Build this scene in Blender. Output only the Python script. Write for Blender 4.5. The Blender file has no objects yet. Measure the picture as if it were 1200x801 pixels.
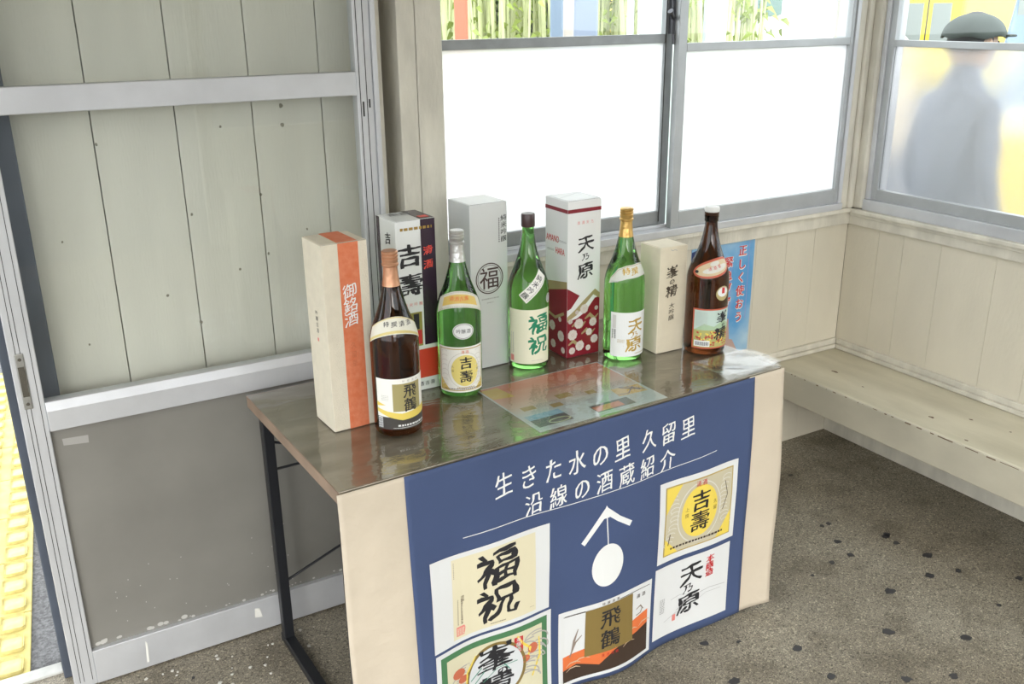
import bpy, bmesh, math, random
from mathutils import Vector, Matrix
random.seed(7)
SC = bpy.context.scene
COL = SC.collection
PI = math.pi
# ------------------------------------------------------------------ camera
CAM_Z = 1.583
cam = bpy.data.cameras.new('camera')
cam.sensor_width = 36.0
cam.lens = 1106.1 / 1200 * 36.0
cam.clip_start = .02
co = bpy.data.objects.new('camera', cam)
COL.objects.link(co)
_r = Vector((.8640, -.5035, -.0102)); _d = Vector((-.177, -.285, -.942)); _f = Vector((.472, .815, -.335))
_f.normalize(); _r = (_r - _f * _r.dot(_f)).normalized(); _u = _r.cross(_f)
mw = Matrix(((_r.x, _u.x, -_f.x, 0), (_r.y, _u.y, -_f.y, 0), (_r.z, _u.z, -_f.z, CAM_Z), (0, 0, 0, 1)))
co.matrix_world = mw
SC.camera = co
# ------------------------------------------------------------------ world, lights, exposure
SC.view_settings.view_transform = 'Standard'
SC.view_settings.look = 'None'
SC.view_settings.gamma = 1
SC.view_settings.use_curve_mapping = False
SC.view_settings.exposure = 1.2
world = bpy.data.worlds.new('overcast_sky')
SC.world = world
world.use_nodes = True
wn = world.node_tree
wn.nodes['Background'].inputs[0].default_value = (.93, .97, 1, 1)
wn.nodes['Background'].inputs[1].default_value = 1.75
sun = bpy.data.lights.new('veiled_sun', 'SUN'); sun.energy = 1.5; sun.angle = math.radians(40)
sun.color = (1, .97, .92)
so = bpy.data.objects.new('veiled_sun', sun); COL.objects.link(so)
so.rotation_euler = (math.radians(62), 0, math.radians(-22))
def lamp(name, loc, sx, sy, power):
    l = bpy.data.lights.new(name, 'AREA'); l.shape = 'RECTANGLE'; l.size = sx; l.size_y = sy; l.energy = power
    l.color = (1, .98, .94)
    o = bpy.data.objects.new(name, l); COL.objects.link(o); o.location = loc
    return o
lamp('ceiling_fill_light', (.9, .2, 2.50), 1.6, .5, 46)  # added overhead fill, out of view, to brighten upward faces

# ------------------------------------------------------------------ materials
MATS = {}
def mat(name, col, rough=.6, metal=0., var=0., vscale=8., bump=0., bscale=60., col2=None, spec=.5, stretch=(1, 1, 1), detail=6, coat=0.):
    if name in MATS: return MATS[name]
    m = bpy.data.materials.new(name); m.use_nodes = True
    nt = m.node_tree; b = nt.nodes['Principled BSDF']
    b.inputs['Base Color'].default_value = (*col, 1)
    b.inputs['Roughness'].default_value = rough
    b.inputs['Metallic'].default_value = metal
    b.inputs['Specular IOR Level'].default_value = spec
    b.inputs['Coat Weight'].default_value = coat
    if var or bump:
        tc = nt.nodes.new('ShaderNodeTexCoord'); mp = nt.nodes.new('ShaderNodeMapping')
        mp.inputs['Scale'].default_value = stretch
        nt.links.new(tc.outputs['Object'], mp.inputs[0])
    if var:
        n = nt.nodes.new('ShaderNodeTexNoise'); n.inputs['Scale'].default_value = vscale; n.inputs['Detail'].default_value = detail
        nt.links.new(mp.outputs[0], n.inputs['Vector'])
        r = nt.nodes.new('ShaderNodeMapRange'); r.inputs[1].default_value = .35; r.inputs[2].default_value = .65
        nt.links.new(n.outputs[0], r.inputs[0])
        mx = nt.nodes.new('ShaderNodeMix'); mx.data_type = 'RGBA'
        c2 = col2 or tuple(c * (1 - var) for c in col)
        mx.inputs[6].default_value = (*col, 1); mx.inputs[7].default_value = (*c2, 1)
        nt.links.new(r.outputs[0], mx.inputs[0]); nt.links.new(mx.outputs[2], b.inputs['Base Color'])
    if bump:
        n2 = nt.nodes.new('ShaderNodeTexNoise'); n2.inputs['Scale'].default_value = bscale; n2.inputs['Detail'].default_value = 4
        nt.links.new(mp.outputs[0], n2.inputs['Vector'])
        bp = nt.nodes.new('ShaderNodeBump'); bp.inputs['Strength'].default_value = bump; bp.inputs['Distance'].default_value = .01
        nt.links.new(n2.outputs[0], bp.inputs['Height']); nt.links.new(bp.outputs[0], b.inputs['Normal'])
    MATS[name] = m
    return m
def ink(name, col, rough=.5, metal=0.): return mat('ink_' + name, col, rough, metal)

def clear_glass(name, ior=1.45, tint=(1, 1, 1), rough=0., bump=0.):
    m = bpy.data.materials.new(name); m.use_nodes = True; nt = m.node_tree
    nt.nodes.remove(nt.nodes['Principled BSDF'])
    out = nt.nodes['Material Output']
    t = nt.nodes.new('ShaderNodeBsdfTransparent'); t.inputs[0].default_value = (*tint, 1)
    g = nt.nodes.new('ShaderNodeBsdfGlossy'); g.inputs['Roughness'].default_value = rough
    lw = nt.nodes.new('ShaderNodeLayerWeight'); lw.inputs[0].default_value = .5
    pw = nt.nodes.new('ShaderNodeMath'); pw.operation = 'POWER'; pw.inputs[1].default_value = 4.2
    nt.links.new(lw.outputs['Facing'], pw.inputs[0])
    f0 = ((ior - 1) / (ior + 1)) ** 2
    f = nt.nodes.new('ShaderNodeMath'); f.operation = 'MULTIPLY_ADD'; f.inputs[1].default_value = 1 - f0; f.inputs[2].default_value = f0
    nt.links.new(pw.outputs[0], f.inputs[0])
    mx = nt.nodes.new('ShaderNodeMixShader')
    nt.links.new(f.outputs[0], mx.inputs[0]); nt.links.new(t.outputs[0], mx.inputs[1]); nt.links.new(g.outputs[0], mx.inputs[2])
    nt.links.new(mx.outputs[0], out.inputs[0])
    if bump:
        tc = nt.nodes.new('ShaderNodeTexCoord'); n = nt.nodes.new('ShaderNodeTexNoise'); n.inputs['Scale'].default_value = 7
        n.inputs['Detail'].default_value = 3; n.inputs['Distortion'].default_value = 1.2
        mp = nt.nodes.new('ShaderNodeMapping'); mp.inputs['Scale'].default_value = (1, 2.2, 1)
        nt.links.new(tc.outputs['Object'], mp.inputs[0]); nt.links.new(mp.outputs[0], n.inputs['Vector'])
        b = nt.nodes.new('ShaderNodeBump'); b.inputs['Strength'].default_value = bump; b.inputs['Distance'].default_value = .01
        nt.links.new(n.outputs[0], b.inputs['Height']); nt.links.new(b.outputs[0], g.inputs['Normal']); nt.links.new(b.outputs[0], lw.inputs['Normal'])
    MATS[name] = m
    return m
def frosted(name, fac=.80):
    m = bpy.data.materials.new(name); m.use_nodes = True; nt = m.node_tree
    nt.nodes.remove(nt.nodes['Principled BSDF']); out = nt.nodes['Material Output']
    t = nt.nodes.new('ShaderNodeBsdfTranslucent'); t.inputs[0].default_value = (.95, .97, .96, 1)
    g = nt.nodes.new('ShaderNodeBsdfRefraction'); g.inputs['Roughness'].default_value = .26; g.inputs['IOR'].default_value = 1.3
    g.inputs[0].default_value = (1, 1, 1, 1)
    mx = nt.nodes.new('ShaderNodeMixShader'); mx.inputs[0].default_value = fac
    nt.links.new(t.outputs[0], mx.inputs[1]); nt.links.new(g.outputs[0], mx.inputs[2])
    gl = nt.nodes.new('ShaderNodeBsdfGlossy'); gl.inputs['Roughness'].default_value = .25
    m2 = nt.nodes.new('ShaderNodeMixShader'); m2.inputs[0].default_value = .05
    nt.links.new(mx.outputs[0], m2.inputs[1]); nt.links.new(gl.outputs[0], m2.inputs[2])
    nt.links.new(m2.outputs[0], out.inputs[0])
    MATS[name] = m
    return m
def bottle_glass(name, col, dens):
    m = bpy.data.materials.new(name); m.use_nodes = True; nt = m.node_tree
    b = nt.nodes['Principled BSDF']
    b.inputs['Base Color'].default_value = (*col, 1); b.inputs['Roughness'].default_value = .03
    b.inputs['Transmission Weight'].default_value = 1; b.inputs['IOR'].default_value = 1.42
    b.inputs['Specular IOR Level'].default_value = .6
    MATS[name] = m
    return m
CLEAR = clear_glass('clear_window_glass', 1.42, (.97, .985, .98))
FILM = clear_glass('clear_vinyl_film', 1.75, (.96, .96, .95), .02, .22)
FROST = frosted('frosted_window_glass', .88)
FROST_B = frosted('dense_frosted_window_glass', .50)
GREEN = bottle_glass('green_bottle_glass', (.26, .70, .17), 0)
BROWN = bottle_glass('brown_bottle_glass', (.10, .028, .008), 0)
ALU = mat('worn_aluminium', (.60, .61, .63), .42, .45, .10, 9, .03, 200)
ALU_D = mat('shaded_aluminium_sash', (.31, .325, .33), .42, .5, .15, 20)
ALU_S = mat('backlit_aluminium_sash', (.44, .455, .46), .42, .45, .10, 12, .03, 200)  # grey darkened so the colour carries the backlit look of the sashes
RUBBER = mat('black_gasket', (.03, .03, .03), .6)
WHITEWOOD = mat('white_painted_board', (.67, .642, .56), .5, 0, .07, 5, .10, 70, stretch=(3, 3, .5))
CREAMWOOD = mat('cream_painted_board', (.63, .585, .475), .5, 0, .07, 4, .12, 50, stretch=(2, 2, .8))
CREAMTRIM = mat('cream_painted_trim', (.67, .635, .54), .45, 0, .2, 9, .2, 60, stretch=(2, 2, .7))
OLIVE = mat('shaded_olive_board', (.36, .34, .25), .55, 0, .2, 6, .1, 40, stretch=(3, 3, .5))  # dark olive puts the shade of the recess into the board colour
JAMB = mat('dark_blue_grey_paint', (.075, .09, .12), .6, 0, .25, 7)
KICK = mat('grey_brown_kick_panel', (.22, .212, .19), .33, 0, .2, 3, .02, 90, spec=.55)
SOFTGAP = mat('painted_over_joint', (.36, .33, .25), .8)
DARKGAP = mat('dark_joint', (.10, .095, .075), .8)

# ------------------------------------------------------------------ object helpers
def link(name, me, m=None, parent=None):
    o = bpy.data.objects.new(name, me); COL.objects.link(o)
    if m is not None and me is not None: me.materials.append(m)
    if parent is not None: o.parent = parent
    return o
def tag(o, label=None, cat=None, group=None, kind=None):
    if label: o['label'] = label
    if cat: o['category'] = cat
    if group: o['group'] = group
    if kind: o['kind'] = kind
    return o
def empty(name, loc=(0, 0, 0), rz=0, label=None, cat=None, group=None, kind=None):
    o = bpy.data.objects.new(name, None); COL.objects.link(o); o.location = loc; o.rotation_euler = (0, 0, rz)
    o.empty_display_size = .05
    return tag(o, label, cat, group, kind)
class MB:
    def __init__(s): s.v = []; s.f = []
    def add(s, v, f):
        n = len(s.v); s.v += [tuple(x) for x in v]; s.f += [tuple(n + i for i in q) for q in f]; return s
    def box(s, x0, y0, z0, x1, y1, z1):
        return s.add([(x0, y0, z0), (x1, y0, z0), (x1, y1, z0), (x0, y1, z0), (x0, y0, z1), (x1, y0, z1), (x1, y1, z1), (x0, y1, z1)],
                     [(0, 3, 2, 1), (4, 5, 6, 7), (0, 1, 5, 4), (1, 2, 6, 5), (2, 3, 7, 6), (3, 0, 4, 7)])
    def bar(s, a, b, w, h=None, up=(0, 0, 1)):
        h = h or w; a = Vector(a); b = Vector(b); d = (b - a).normalized(); u = Vector(up)
        if abs(d.dot(u)) > .98: u = Vector((0, 1, 0))
        x = d.cross(u).normalized(); y = x.cross(d)
        v = [p + x * (i * w / 2) + y * (j * h / 2) for p in (a, b) for i, j in ((-1, -1), (1, -1), (1, 1), (-1, 1))]
        return s.add(v, [(0, 1, 2, 3), (7, 6, 5, 4), (0, 4, 5, 1), (1, 5, 6, 2), (2, 6, 7, 3), (3, 7, 4, 0)])
    def tube(s, pts, rad, n=8):
        pts = [Vector(p) for p in pts]; R = rad if isinstance(rad, (list, tuple)) else [rad] * len(pts)
        vv = []; ff = []
        for i, p in enumerate(pts):
            d = (pts[min(i + 1, len(pts) - 1)] - pts[max(i - 1, 0)]).normalized()
            u = Vector((0, 0, 1)) if abs(d.z) < .9 else Vector((1, 0, 0))
            x = d.cross(u).normalized(); y = x.cross(d)
            for k in range(n):
                a = 2 * PI * k / n; vv.append(p + (x * math.cos(a) + y * math.sin(a)) * R[i])
        for i in range(len(pts) - 1):
            for k in range(n):
                a = i * n + k; b = i * n + (k + 1) % n; ff.append((a, b, b + n, a + n))
        ff.append(tuple(range(n))[::-1]); ff.append(tuple(range(len(vv) - n, len(vv))))
        return s.add(vv, ff)
    def lathe(s, prof, n=64, close=True):
        vv = []; ff = []
        for (r, z) in prof:
            for k in range(n):
                a = 2 * PI * k / n; vv.append((r * math.cos(a), r * math.sin(a), z))
        for i in range(len(prof) - 1):
            for k in range(n):
                a = i * n + k; b = i * n + (k + 1) % n; ff.append((a, b, b + n, a + n))
        if close: ff.append(tuple(range(n))[::-1]); ff.append(tuple(range(len(vv) - n, len(vv))))
        return s.add(vv, ff)
    def prism(s, pts, axis, a, b):
        # pts: 2D polygon in the two other axes (cyclic order), extruded along axis from a to b
        def P(p, t): return {'x': (t, p[0], p[1]), 'y': (p[0], t, p[1]), 'z': (p[0], p[1], t)}[axis]
        n = len(pts)
        return s.add([P(p, a) for p in pts] + [P(p, b) for p in pts], [tuple(range(n))[::-1], tuple(range(n, 2 * n))] + [(i, (i + 1) % n, n + (i + 1) % n, n + i) for i in range(n)])
    def build(s, name, m, parent=None, bevel=0., smooth=False, segs=2, loc=None):
        me = bpy.data.meshes.new(name); me.from_pydata([tuple(v) for v in s.v], [], s.f)
        bm = bmesh.new(); bm.from_mesh(me); bmesh.ops.recalc_face_normals(bm, faces=bm.faces)
        if bevel:
            bmesh.ops.bevel(bm, geom=[e for e in bm.edges if e.calc_face_angle(0) > .5], offset=bevel, segments=segs, affect='EDGES', profile=.5)
        bm.to_mesh(me); bm.free()
        if smooth:
            for p in me.polygons: p.use_smooth = True
            me.set_sharp_from_angle(angle=math.radians(38))
        o = link(name, me, m, parent)
        if loc: o.location = loc
        return o
def bx(name, x0, y0, z0, x1, y1, z1, m, parent=None, bevel=.0):
    return MB().box(x0, y0, z0, x1, y1, z1).build(name, m, parent, bevel)

# ------------------------------------------------------------------ flat print (text, shapes) mapped onto surfaces
_G = {}
def _raw(body):
    if body in _G: return _G[body]
    c = bpy.data.curves.new('glyph', 'FONT'); c.body = body; c.resolution_u = 3
    o = bpy.data.objects.new('glyph', c); COL.objects.link(o)
    dg = bpy.context.evaluated_depsgraph_get(); dg.update()
    me = bpy.data.meshes.new_from_object(o.evaluated_get(dg))
    r = ([(v.co.x, v.co.y) for v in me.vertices], [tuple(p.vertices) for p in me.polygons])
    bpy.data.objects.remove(o); bpy.data.curves.remove(c); bpy.data.meshes.remove(me)
    _G[body] = r
    return r
_ref = _raw('国')[0]
_cx = (min(p[0] for p in _ref) + max(p[0] for p in _ref)) / 2; _cy = (min(p[1] for p in _ref) + max(p[1] for p in _ref)) / 2
_em = (max(p[1] for p in _ref) - min(p[1] for p in _ref)) * 1.06
_B = {}
def glyph(ch, wx=.0, wy=.0, jit=.0, slant=.0):
    """one character in a unit cell, strokes thickened by wx / wy and brush-warped"""
    key = (ch, wx, wy, jit, slant)
    if key in _B: return _B[key]
    v, f = _raw(ch)
    bm = bmesh.new(); vs = [bm.verts.new(((x - _cx) / _em, (y - _cy) / _em, 0)) for x, y in v]
    for q in f:
        try: bm.faces.new([vs[i] for i in q])
        except ValueError: pass
    bmesh.ops.remove_doubles(bm, verts=bm.verts, dist=1e-5)
    if wx or wy or jit:
        for _ in range(2):
            le = [e for e in bm.edges if len(e.link_faces) == 1 and e.calc_length() > .09]
            if le: bmesh.ops.subdivide_edges(bm, edges=le, cuts=1)
        bmesh.ops.recalc_face_normals(bm, faces=bm.faces)
        nv = {}
        for e in bm.edges:
            if len(e.link_faces) != 1: continue
            a, b = e.verts; d = (b.co - a.co).normalized(); n = Vector((d.y, -d.x, 0))
            c = e.link_faces[0].calc_center_median(); m_ = (a.co + b.co) / 2
            lp = e.link_loops[0]; d2 = (lp.link_loop_next.vert.co - lp.vert.co).normalized()
            n = Vector((d2.y, -d2.x, 0)) * (1 if e.link_faces[0].normal.z > 0 else -1)
            for w in e.verts: nv.setdefault(w, Vector((0, 0, 0))); nv[w] += n
        h = sum(map(ord, ch)) % 97
        for w, n in nv.items():
            if n.length < 1e-6: continue
            n.normalize(); x, y = w.co.x, w.co.y
            t = .6 + .55 * math.sin(9 * x + 5 * y + h) if jit else 1
            w.co.x += n.x * wx * t; w.co.y += n.y * wy * t
    out = []
    for w in bm.verts:
        x, y = w.co.x, w.co.y
        if jit:
            x += jit * math.sin(6.3 * y + 1.3) * .6 + jit * .3 * math.sin(17 * y + 9 * x)
            y += jit * math.sin(5.1 * x + .4) * .5 + jit * .3 * math.sin(15 * x + 4 * y)
        y += slant * x
        out.append((x, y))
    bm.verts.index_update()
    fc = [tuple(w.index for w in q.verts) for q in bm.faces]
    bm.free(); _B[key] = (out, fc)
    return _B[key]
BR = dict(wx=.044, wy=.034, jit=.045, slant=.14)    # heavy brush
BM_ = dict(wx=.018, wy=.006, jit=.03, slant=.12)     # medium brush
KA = dict(wx=.022, wy=.000, jit=.025, slant=.10)     # semi-cursive signboard letters
RG = dict()
class Art:
    """collects flat shapes in surface coordinates and maps them onto a surface"""
    def __init__(s): s.v = []; s.f = []; s.n = 0
    def add(s, v, f):
        n = len(s.v); s.n += 1; s.v += [(p[0], p[1], min(s.n, 90) * 2e-6) for p in v]; s.f += [tuple(n + i for i in q) for q in f]; return s
    def rect(s, x0, y0, x1, y1): return s.add([(x0, y0), (x1, y0), (x1, y1), (x0, y1)], [(0, 1, 2, 3)])
    def poly(s, pts): return s.add(pts, [tuple(range(len(pts)))])
    def ell(s, cx, cy, rx, ry, n=32, a0=0, a1=2 * PI):
        return s.poly([(cx + rx * math.cos(a0 + (a1 - a0) * k / n), cy + ry * math.sin(a0 + (a1 - a0) * k / n)) for k in range(n if a1 - a0 > 6.2 else n + 1)])
    def ring(s, cx, cy, rx, ry, w, n=40, a0=0, a1=2 * PI):
        p = [a0 + (a1 - a0) * k / n for k in range(n + 1)]
        v = [(cx + rx * math.cos(a), cy + ry * math.sin(a)) for a in p] + [(cx + (rx - w) * math.cos(a), cy + (ry - w) * math.sin(a)) for a in p]
        return s.add(v, [(i, i + 1, n + 2 + i, n + 1 + i) for i in range(n)])
    def frame(s, x0, y0, x1, y1, w):
        return s.rect(x0, y0, x1, y0 + w).rect(x0, y1 - w, x1, y1).rect(x0, y0 + w, x0 + w, y1 - w).rect(x1 - w, y0 + w, x1, y1 - w)
    def line(s, pts, w):
        w = w if isinstance(w, (list, tuple)) else [w] * len(pts); L = []; R = []
        for i, p in enumerate(pts):
            a = pts[max(i - 1, 0)]; b = pts[min(i + 1, len(pts) - 1)]; dx, dy = b[0] - a[0], b[1] - a[1]; l = math.hypot(dx, dy) or 1
            L.append((p[0] - dy / l * w[i] / 2, p[1] + dx / l * w[i] / 2)); R.append((p[0] + dy / l * w[i] / 2, p[1] - dx / l * w[i] / 2))
        n = len(pts)
        return s.add(L + R, [(i, i + 1, n + i + 1, n + i) for i in range(n - 1)])
    def text(s, t, x, y, size, step=None, v=True, sx=1., ang=0., st=BM_, sizes=None):
        step = step if step is not None else size; ca, sa = math.cos(ang), math.sin(ang)
        for i, ch in enumerate(t):
            if ch == ' ': continue
            if v and ch == 'ー': gv, gf = glyph(ch, **st); gv = [(b, -a) for a, b in gv]
            else: gv, gf = glyph(ch, **st)
            z = size * (sizes[i] if sizes else 1); kx = 1
            if st.get('jit', 0) >= .03: z *= .88; kx = 1.22
            ox, oy = (0, -i * step) if v else (i * step, 0)
            s.add([(x + ca * (ox + a * z * sx * kx) - sa * (oy + b * z), y + sa * (ox + a * z * sx * kx) + ca * (oy + b * z)) for a, b in gv], gf)
        return s
    def words(s, t, x, y, size, sx=1., bold=0):
        gv, gf = _raw(t); return s.add([(x + a * size * sx, y + b * size) for a, b in gv], gf)
    def dashes(s, x0, y0, x1, y1, n, duty=.6):
        """rows of tiny unreadable marks"""
        d = (y1 - y0) / n
        for i in range(n):
            x = x0
            while x < x1:
                w = random.uniform(.5, 1.3) * d; s.rect(x, y0 + i * d, min(x + w, x1), y0 + i * d + d * duty); x += w + d * .4
        return s
    def put(s, name, m, fmap, lift, parent, cell=None):
        bm = bmesh.new(); vs = [bm.verts.new(p) for p in s.v]
        for q in s.f:
            try: bm.faces.new([vs[i] for i in q])
            except ValueError: pass
        if cell:
            bmesh.ops.triangulate(bm, faces=[f for f in bm.faces if len(f.verts) > 4])
            cu, cv = cell
            for ax, c in ((0, cu), (1, cv)):
                if not c: continue
                lo = min(a[ax] for a in s.v); hi = max(a[ax] for a in s.v); k = math.floor(lo / c) + 1
                while k * c < hi:
                    no = (1, 0, 0) if ax == 0 else (0, 1, 0); pc = (k * c, 0, 0) if ax == 0 else (0, k * c, 0)
                    bmesh.ops.bisect_plane(bm, geom=bm.verts[:] + bm.edges[:] + bm.faces[:], plane_co=pc, plane_no=no); k += 1
        for w in bm.verts: w.co = fmap(w.co.x, w.co.y, lift + w.co.z)
        me = bpy.data.meshes.new(name); bm.to_mesh(me); bm.free()
        return link(name, me, m, parent)

# shared inks
K = ink('black', (.018, .018, .022)); WH = ink('white', (.80, .81, .80)); REDI = ink('red', (.55, .03, .03)); GOLD = ink('gold', (.42, .27, .07), .35, .5)
CREAM = ink('cream', (.72, .66, .47)); YEL = ink('yellow', (.80, .62, .10)); GRN = ink('green', (.02, .25, .10)); ORG = ink('orange', (.72, .17, .05))
GREYI = ink('grey', (.40, .40, .40)); PALE = ink('pale_grey', (.62, .62, .60)); DBR = ink('dark_brown', (.05, .03, .02)); BRZ = ink('bronze', (.27, .19, .06), .4, .2)
PINK = ink('pink', (.75, .25, .22)); SKYI = ink('sky_blue', (.12, .42, .72)); LBL = ink('label_white', (.84, .83, .77)); LGRN = ink('soft_green', (.25, .45, .25))
SALM = ink('salmon', (.62, .25, .16)); BLU = ink('deep_blue', (.04, .12, .30)); TAN = ink('tan', (.45, .36, .2)); MINT = ink('mint_grey', (.42, .55, .54))

# ================================================================== SETTING
X1, Y1 = 2.77, 2.32          # faces of the right wall and of the window wall
# ---- floor
def floor_mat():
    m = bpy.data.materials.new('exposed_aggregate_concrete'); m.use_nodes = True; nt = m.node_tree; b = nt.nodes['Principled BSDF']
    tc = nt.nodes.new('ShaderNodeTexCoord')
    def noise(sc, det=4):
        n = nt.nodes.new('ShaderNodeTexNoise'); n.inputs['Scale'].default_value = sc; n.inputs['Detail'].default_value = det
        nt.links.new(tc.outputs['Object'], n.inputs['Vector']); return n
    def ramp(src, a, b_, ca, cb):
        r = nt.nodes.new('ShaderNodeValToRGB'); r.color_ramp.elements[0].position = a; r.color_ramp.elements[1].position = b_
        r.color_ramp.elements[0].color = (*ca, 1); r.color_ramp.elements[1].color = (*cb, 1); nt.links.new(src, r.inputs[0]); return r
    base = ramp(noise(2.2, 6).outputs[0], .32, .7, (.222, .198, .155), (.32, .298, .25))
    fine = ramp(noise(300, 5).outputs[0], .40, .62, (.50, .49, .47), (1.40, 1.37, 1.30))
    v = nt.nodes.new('ShaderNodeTexVoronoi'); v.inputs['Scale'].default_value = 75; nt.links.new(tc.outputs['Object'], v.inputs['Vector'])
    sp = ramp(v.outputs['Distance'], .06, .16, (.15, .13, .11), (1, 1, 1))
    m1 = nt.nodes.new('ShaderNodeMix'); m1.data_type = 'RGBA'; m1.blend_type = 'MULTIPLY'; m1.inputs[0].default_value = .75
    nt.links.new(base.outputs[0], m1.inputs[6]); nt.links.new(fine.outputs[0], m1.inputs[7])
    m2 = nt.nodes.new('ShaderNodeMix'); m2.data_type = 'RGBA'; m2.blend_type = 'MULTIPLY'; m2.inputs[0].default_value = .5
    nt.links.new(m1.outputs[2], m2.inputs[6]); nt.links.new(sp.outputs[0], m2.inputs[7])
    v2 = nt.nodes.new('ShaderNodeTexVoronoi'); v2.inputs['Scale'].default_value = 230; nt.links.new(tc.outputs['Object'], v2.inputs['Vector'])
    sc2 = nt.nodes.new('ShaderNodeSeparateColor'); nt.links.new(v2.outputs['Color'], sc2.inputs[0])
    ag = ramp(sc2.outputs[0], .0, 1.0, (.30, .28, .26), (1.75, 1.72, 1.62)); e1 = ag.color_ramp.elements.new(.16); e1.color = (.75, .74, .72, 1); e2 = ag.color_ramp.elements.new(.86); e2.color = (1.08, 1.06, 1.02, 1)
    m3 = nt.nodes.new('ShaderNodeMix'); m3.data_type = 'RGBA'; m3.blend_type = 'MULTIPLY'; m3.inputs[0].default_value = .9
    nt.links.new(m2.outputs[2], m3.inputs[6]); nt.links.new(ag.outputs[0], m3.inputs[7])
    bl = ramp(noise(7, 7).outputs[0], .36, .50, (.62, .60, .57), (1, 1, 1))
    m4 = nt.nodes.new('ShaderNodeMix'); m4.data_type = 'RGBA'; m4.blend_type = 'MULTIPLY'; m4.inputs[0].default_value = .7
    nt.links.new(m3.outputs[2], m4.inputs[6]); nt.links.new(bl.outputs[0], m4.inputs[7])
    nt.links.new(m4.outputs[2], b.inputs['Base Color']); b.inputs['Roughness'].default_value = .58
    bp = nt.nodes.new('ShaderNodeBump'); bp.inputs['Strength'].default_value = .12; bp.inputs['Distance'].default_value = .002
    nt.links.new(fine.outputs[0], bp.inputs['Height']); nt.links.new(bp.outputs[0], b.inputs['Normal'])
    return m
fl = bx('floor', -1.3, -2.4, -.12, X1 + .12, Y1 + .01, 0, floor_mat()); tag(fl, kind='structure')
gum = [(2.309, 1.654, 1.1), (2.307, 1.613, .8), (2.328, 1.517, 1.2), (2.157, 1.712, .9), (2.132, 1.637, .8), (2.242, 1.442, 1), (2.334, 1.416, .7), (2.076, 1.451, 1.3),
       (1.921, 1.327, 1.1), (2.075, 1.206, 1.2), (1.913, 1.126, .8), (1.652, 1.281, 1.1), (1.804, 1.178, 1.0), (1.549, 1.502, .5), (1.436, 1.392, 1.1), (1.662, 1.404, .9),
       (2.216, 1.803, .7), (2.049, 1.639, .7), (2.361, 2.105, .6), (1.467, 1.542, .8), (2.187, 1.802, .6), (2.321, 1.659, .9), (1.95, 1.62, .4), (2.0, 1.0, .9), (2.25, 1.0, 1.1), (2.28, 1.25, .5),
       (1.75, 1.05, .8), (2.45, 1.3, .8), (1.3, 1.2, .9), (.45, 1.95, .45), (.28, 2.1, .4), (.6, 1.5, .5)]
gm = mat('trodden_gum_stain', (.035, .034, .036), .5)
for gx, gy, gs in gum:
    n = 11; r0 = .0125 * gs; pts = []
    for k in range(n):
        a = 2 * PI * k / n; r = r0 * random.uniform(.65, 1.2); pts.append((gx + r * math.cos(a) * 1.15, gy + r * math.sin(a)))
    MB().prism(pts, 'z', -.0005, .0012).build('stain', gm, fl)
# pale plaster crumbs by the door
crumbs = MB()
for k in range(26):
    t = random.random(); cx_ = .12 + t * .5 + random.uniform(-.02, .02); cy_ = 2.155 - random.random() ** 2 * .16; r = random.uniform(.0015, .006)
    crumbs.prism([(cx_ + r * random.uniform(.6, 1.2) * math.cos(a), cy_ + r * random.uniform(.6, 1.2) * math.sin(a)) for a in (0, 1.2, 2.4, 3.5, 4.9)], 'z', -.0005, .0022)
o = crumbs.build('plaster_crumbs', mat('plaster_crumb', (.62, .6, .55), .8), fl); tag(o, 'pale plaster crumbs scattered along the door rail', kind='stuff')

# ---- wall behind the sliding door (left of the pillar)
wl = empty('wall_left', (0, 0, 0), kind='structure')
bounds = [.107, .268, .4495, .629, .8035, .975]
for i in range(5):
    z0, z1 = 0, 2.5
    bx('board', bounds[i] + .0012, 2.32, z0, bounds[i + 1] - .0012, 2.338, z1, WHITEWOOD, wl, .0012)
bx('board', .975, 2.32, 0, 1.10, 2.338, 2.5, OLIVE, wl)
bx('backing', .107, 2.338, 0, 1.10, 2.40, 2.5, DARKGAP, wl)
# knots and nail marks on those boards
kn = mat('nail_mark', (.20, .18, .13), .7)
for kx, kz, kr in [(.268 + .004, 1.30, .004), (.55, 1.32, .0035), (.70, 1.36, .006), (.70, 1.315, .006), (.46, 1.12, .004), (.63, 1.15, .004), (.635, 1.0, .004), (.45, .85, .005), (.17, 1.09, .003), (.38, .93, .004), (.56, .97, .004), (.19, .84, .003), (.74, 1.05, .003)]:
    n = 8; MB().prism([(kx + kr * random.uniform(.6, 1) * math.cos(2 * PI * k / n), kz + kr * random.uniform(.7, 1.2) * math.sin(2 * PI * k / n)) for k in range(n)], 'y', 2.3192, 2.3215).build('nail_mark', kn, wl)
# dark jamb at the end of that wall
jb = bx('trim_1', .0, 2.262, 0, .107, 2.40, 2.5, JAMB, None, .003); tag(jb, 'dark blue grey painted door jamb beside the open doorway', kind='structure')
hd = bx('wall_above_doorway', -1.3, 2.27, 2.05, .0, 2.40, 2.5, WHITEWOOD); tag(hd, kind='structure')

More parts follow.
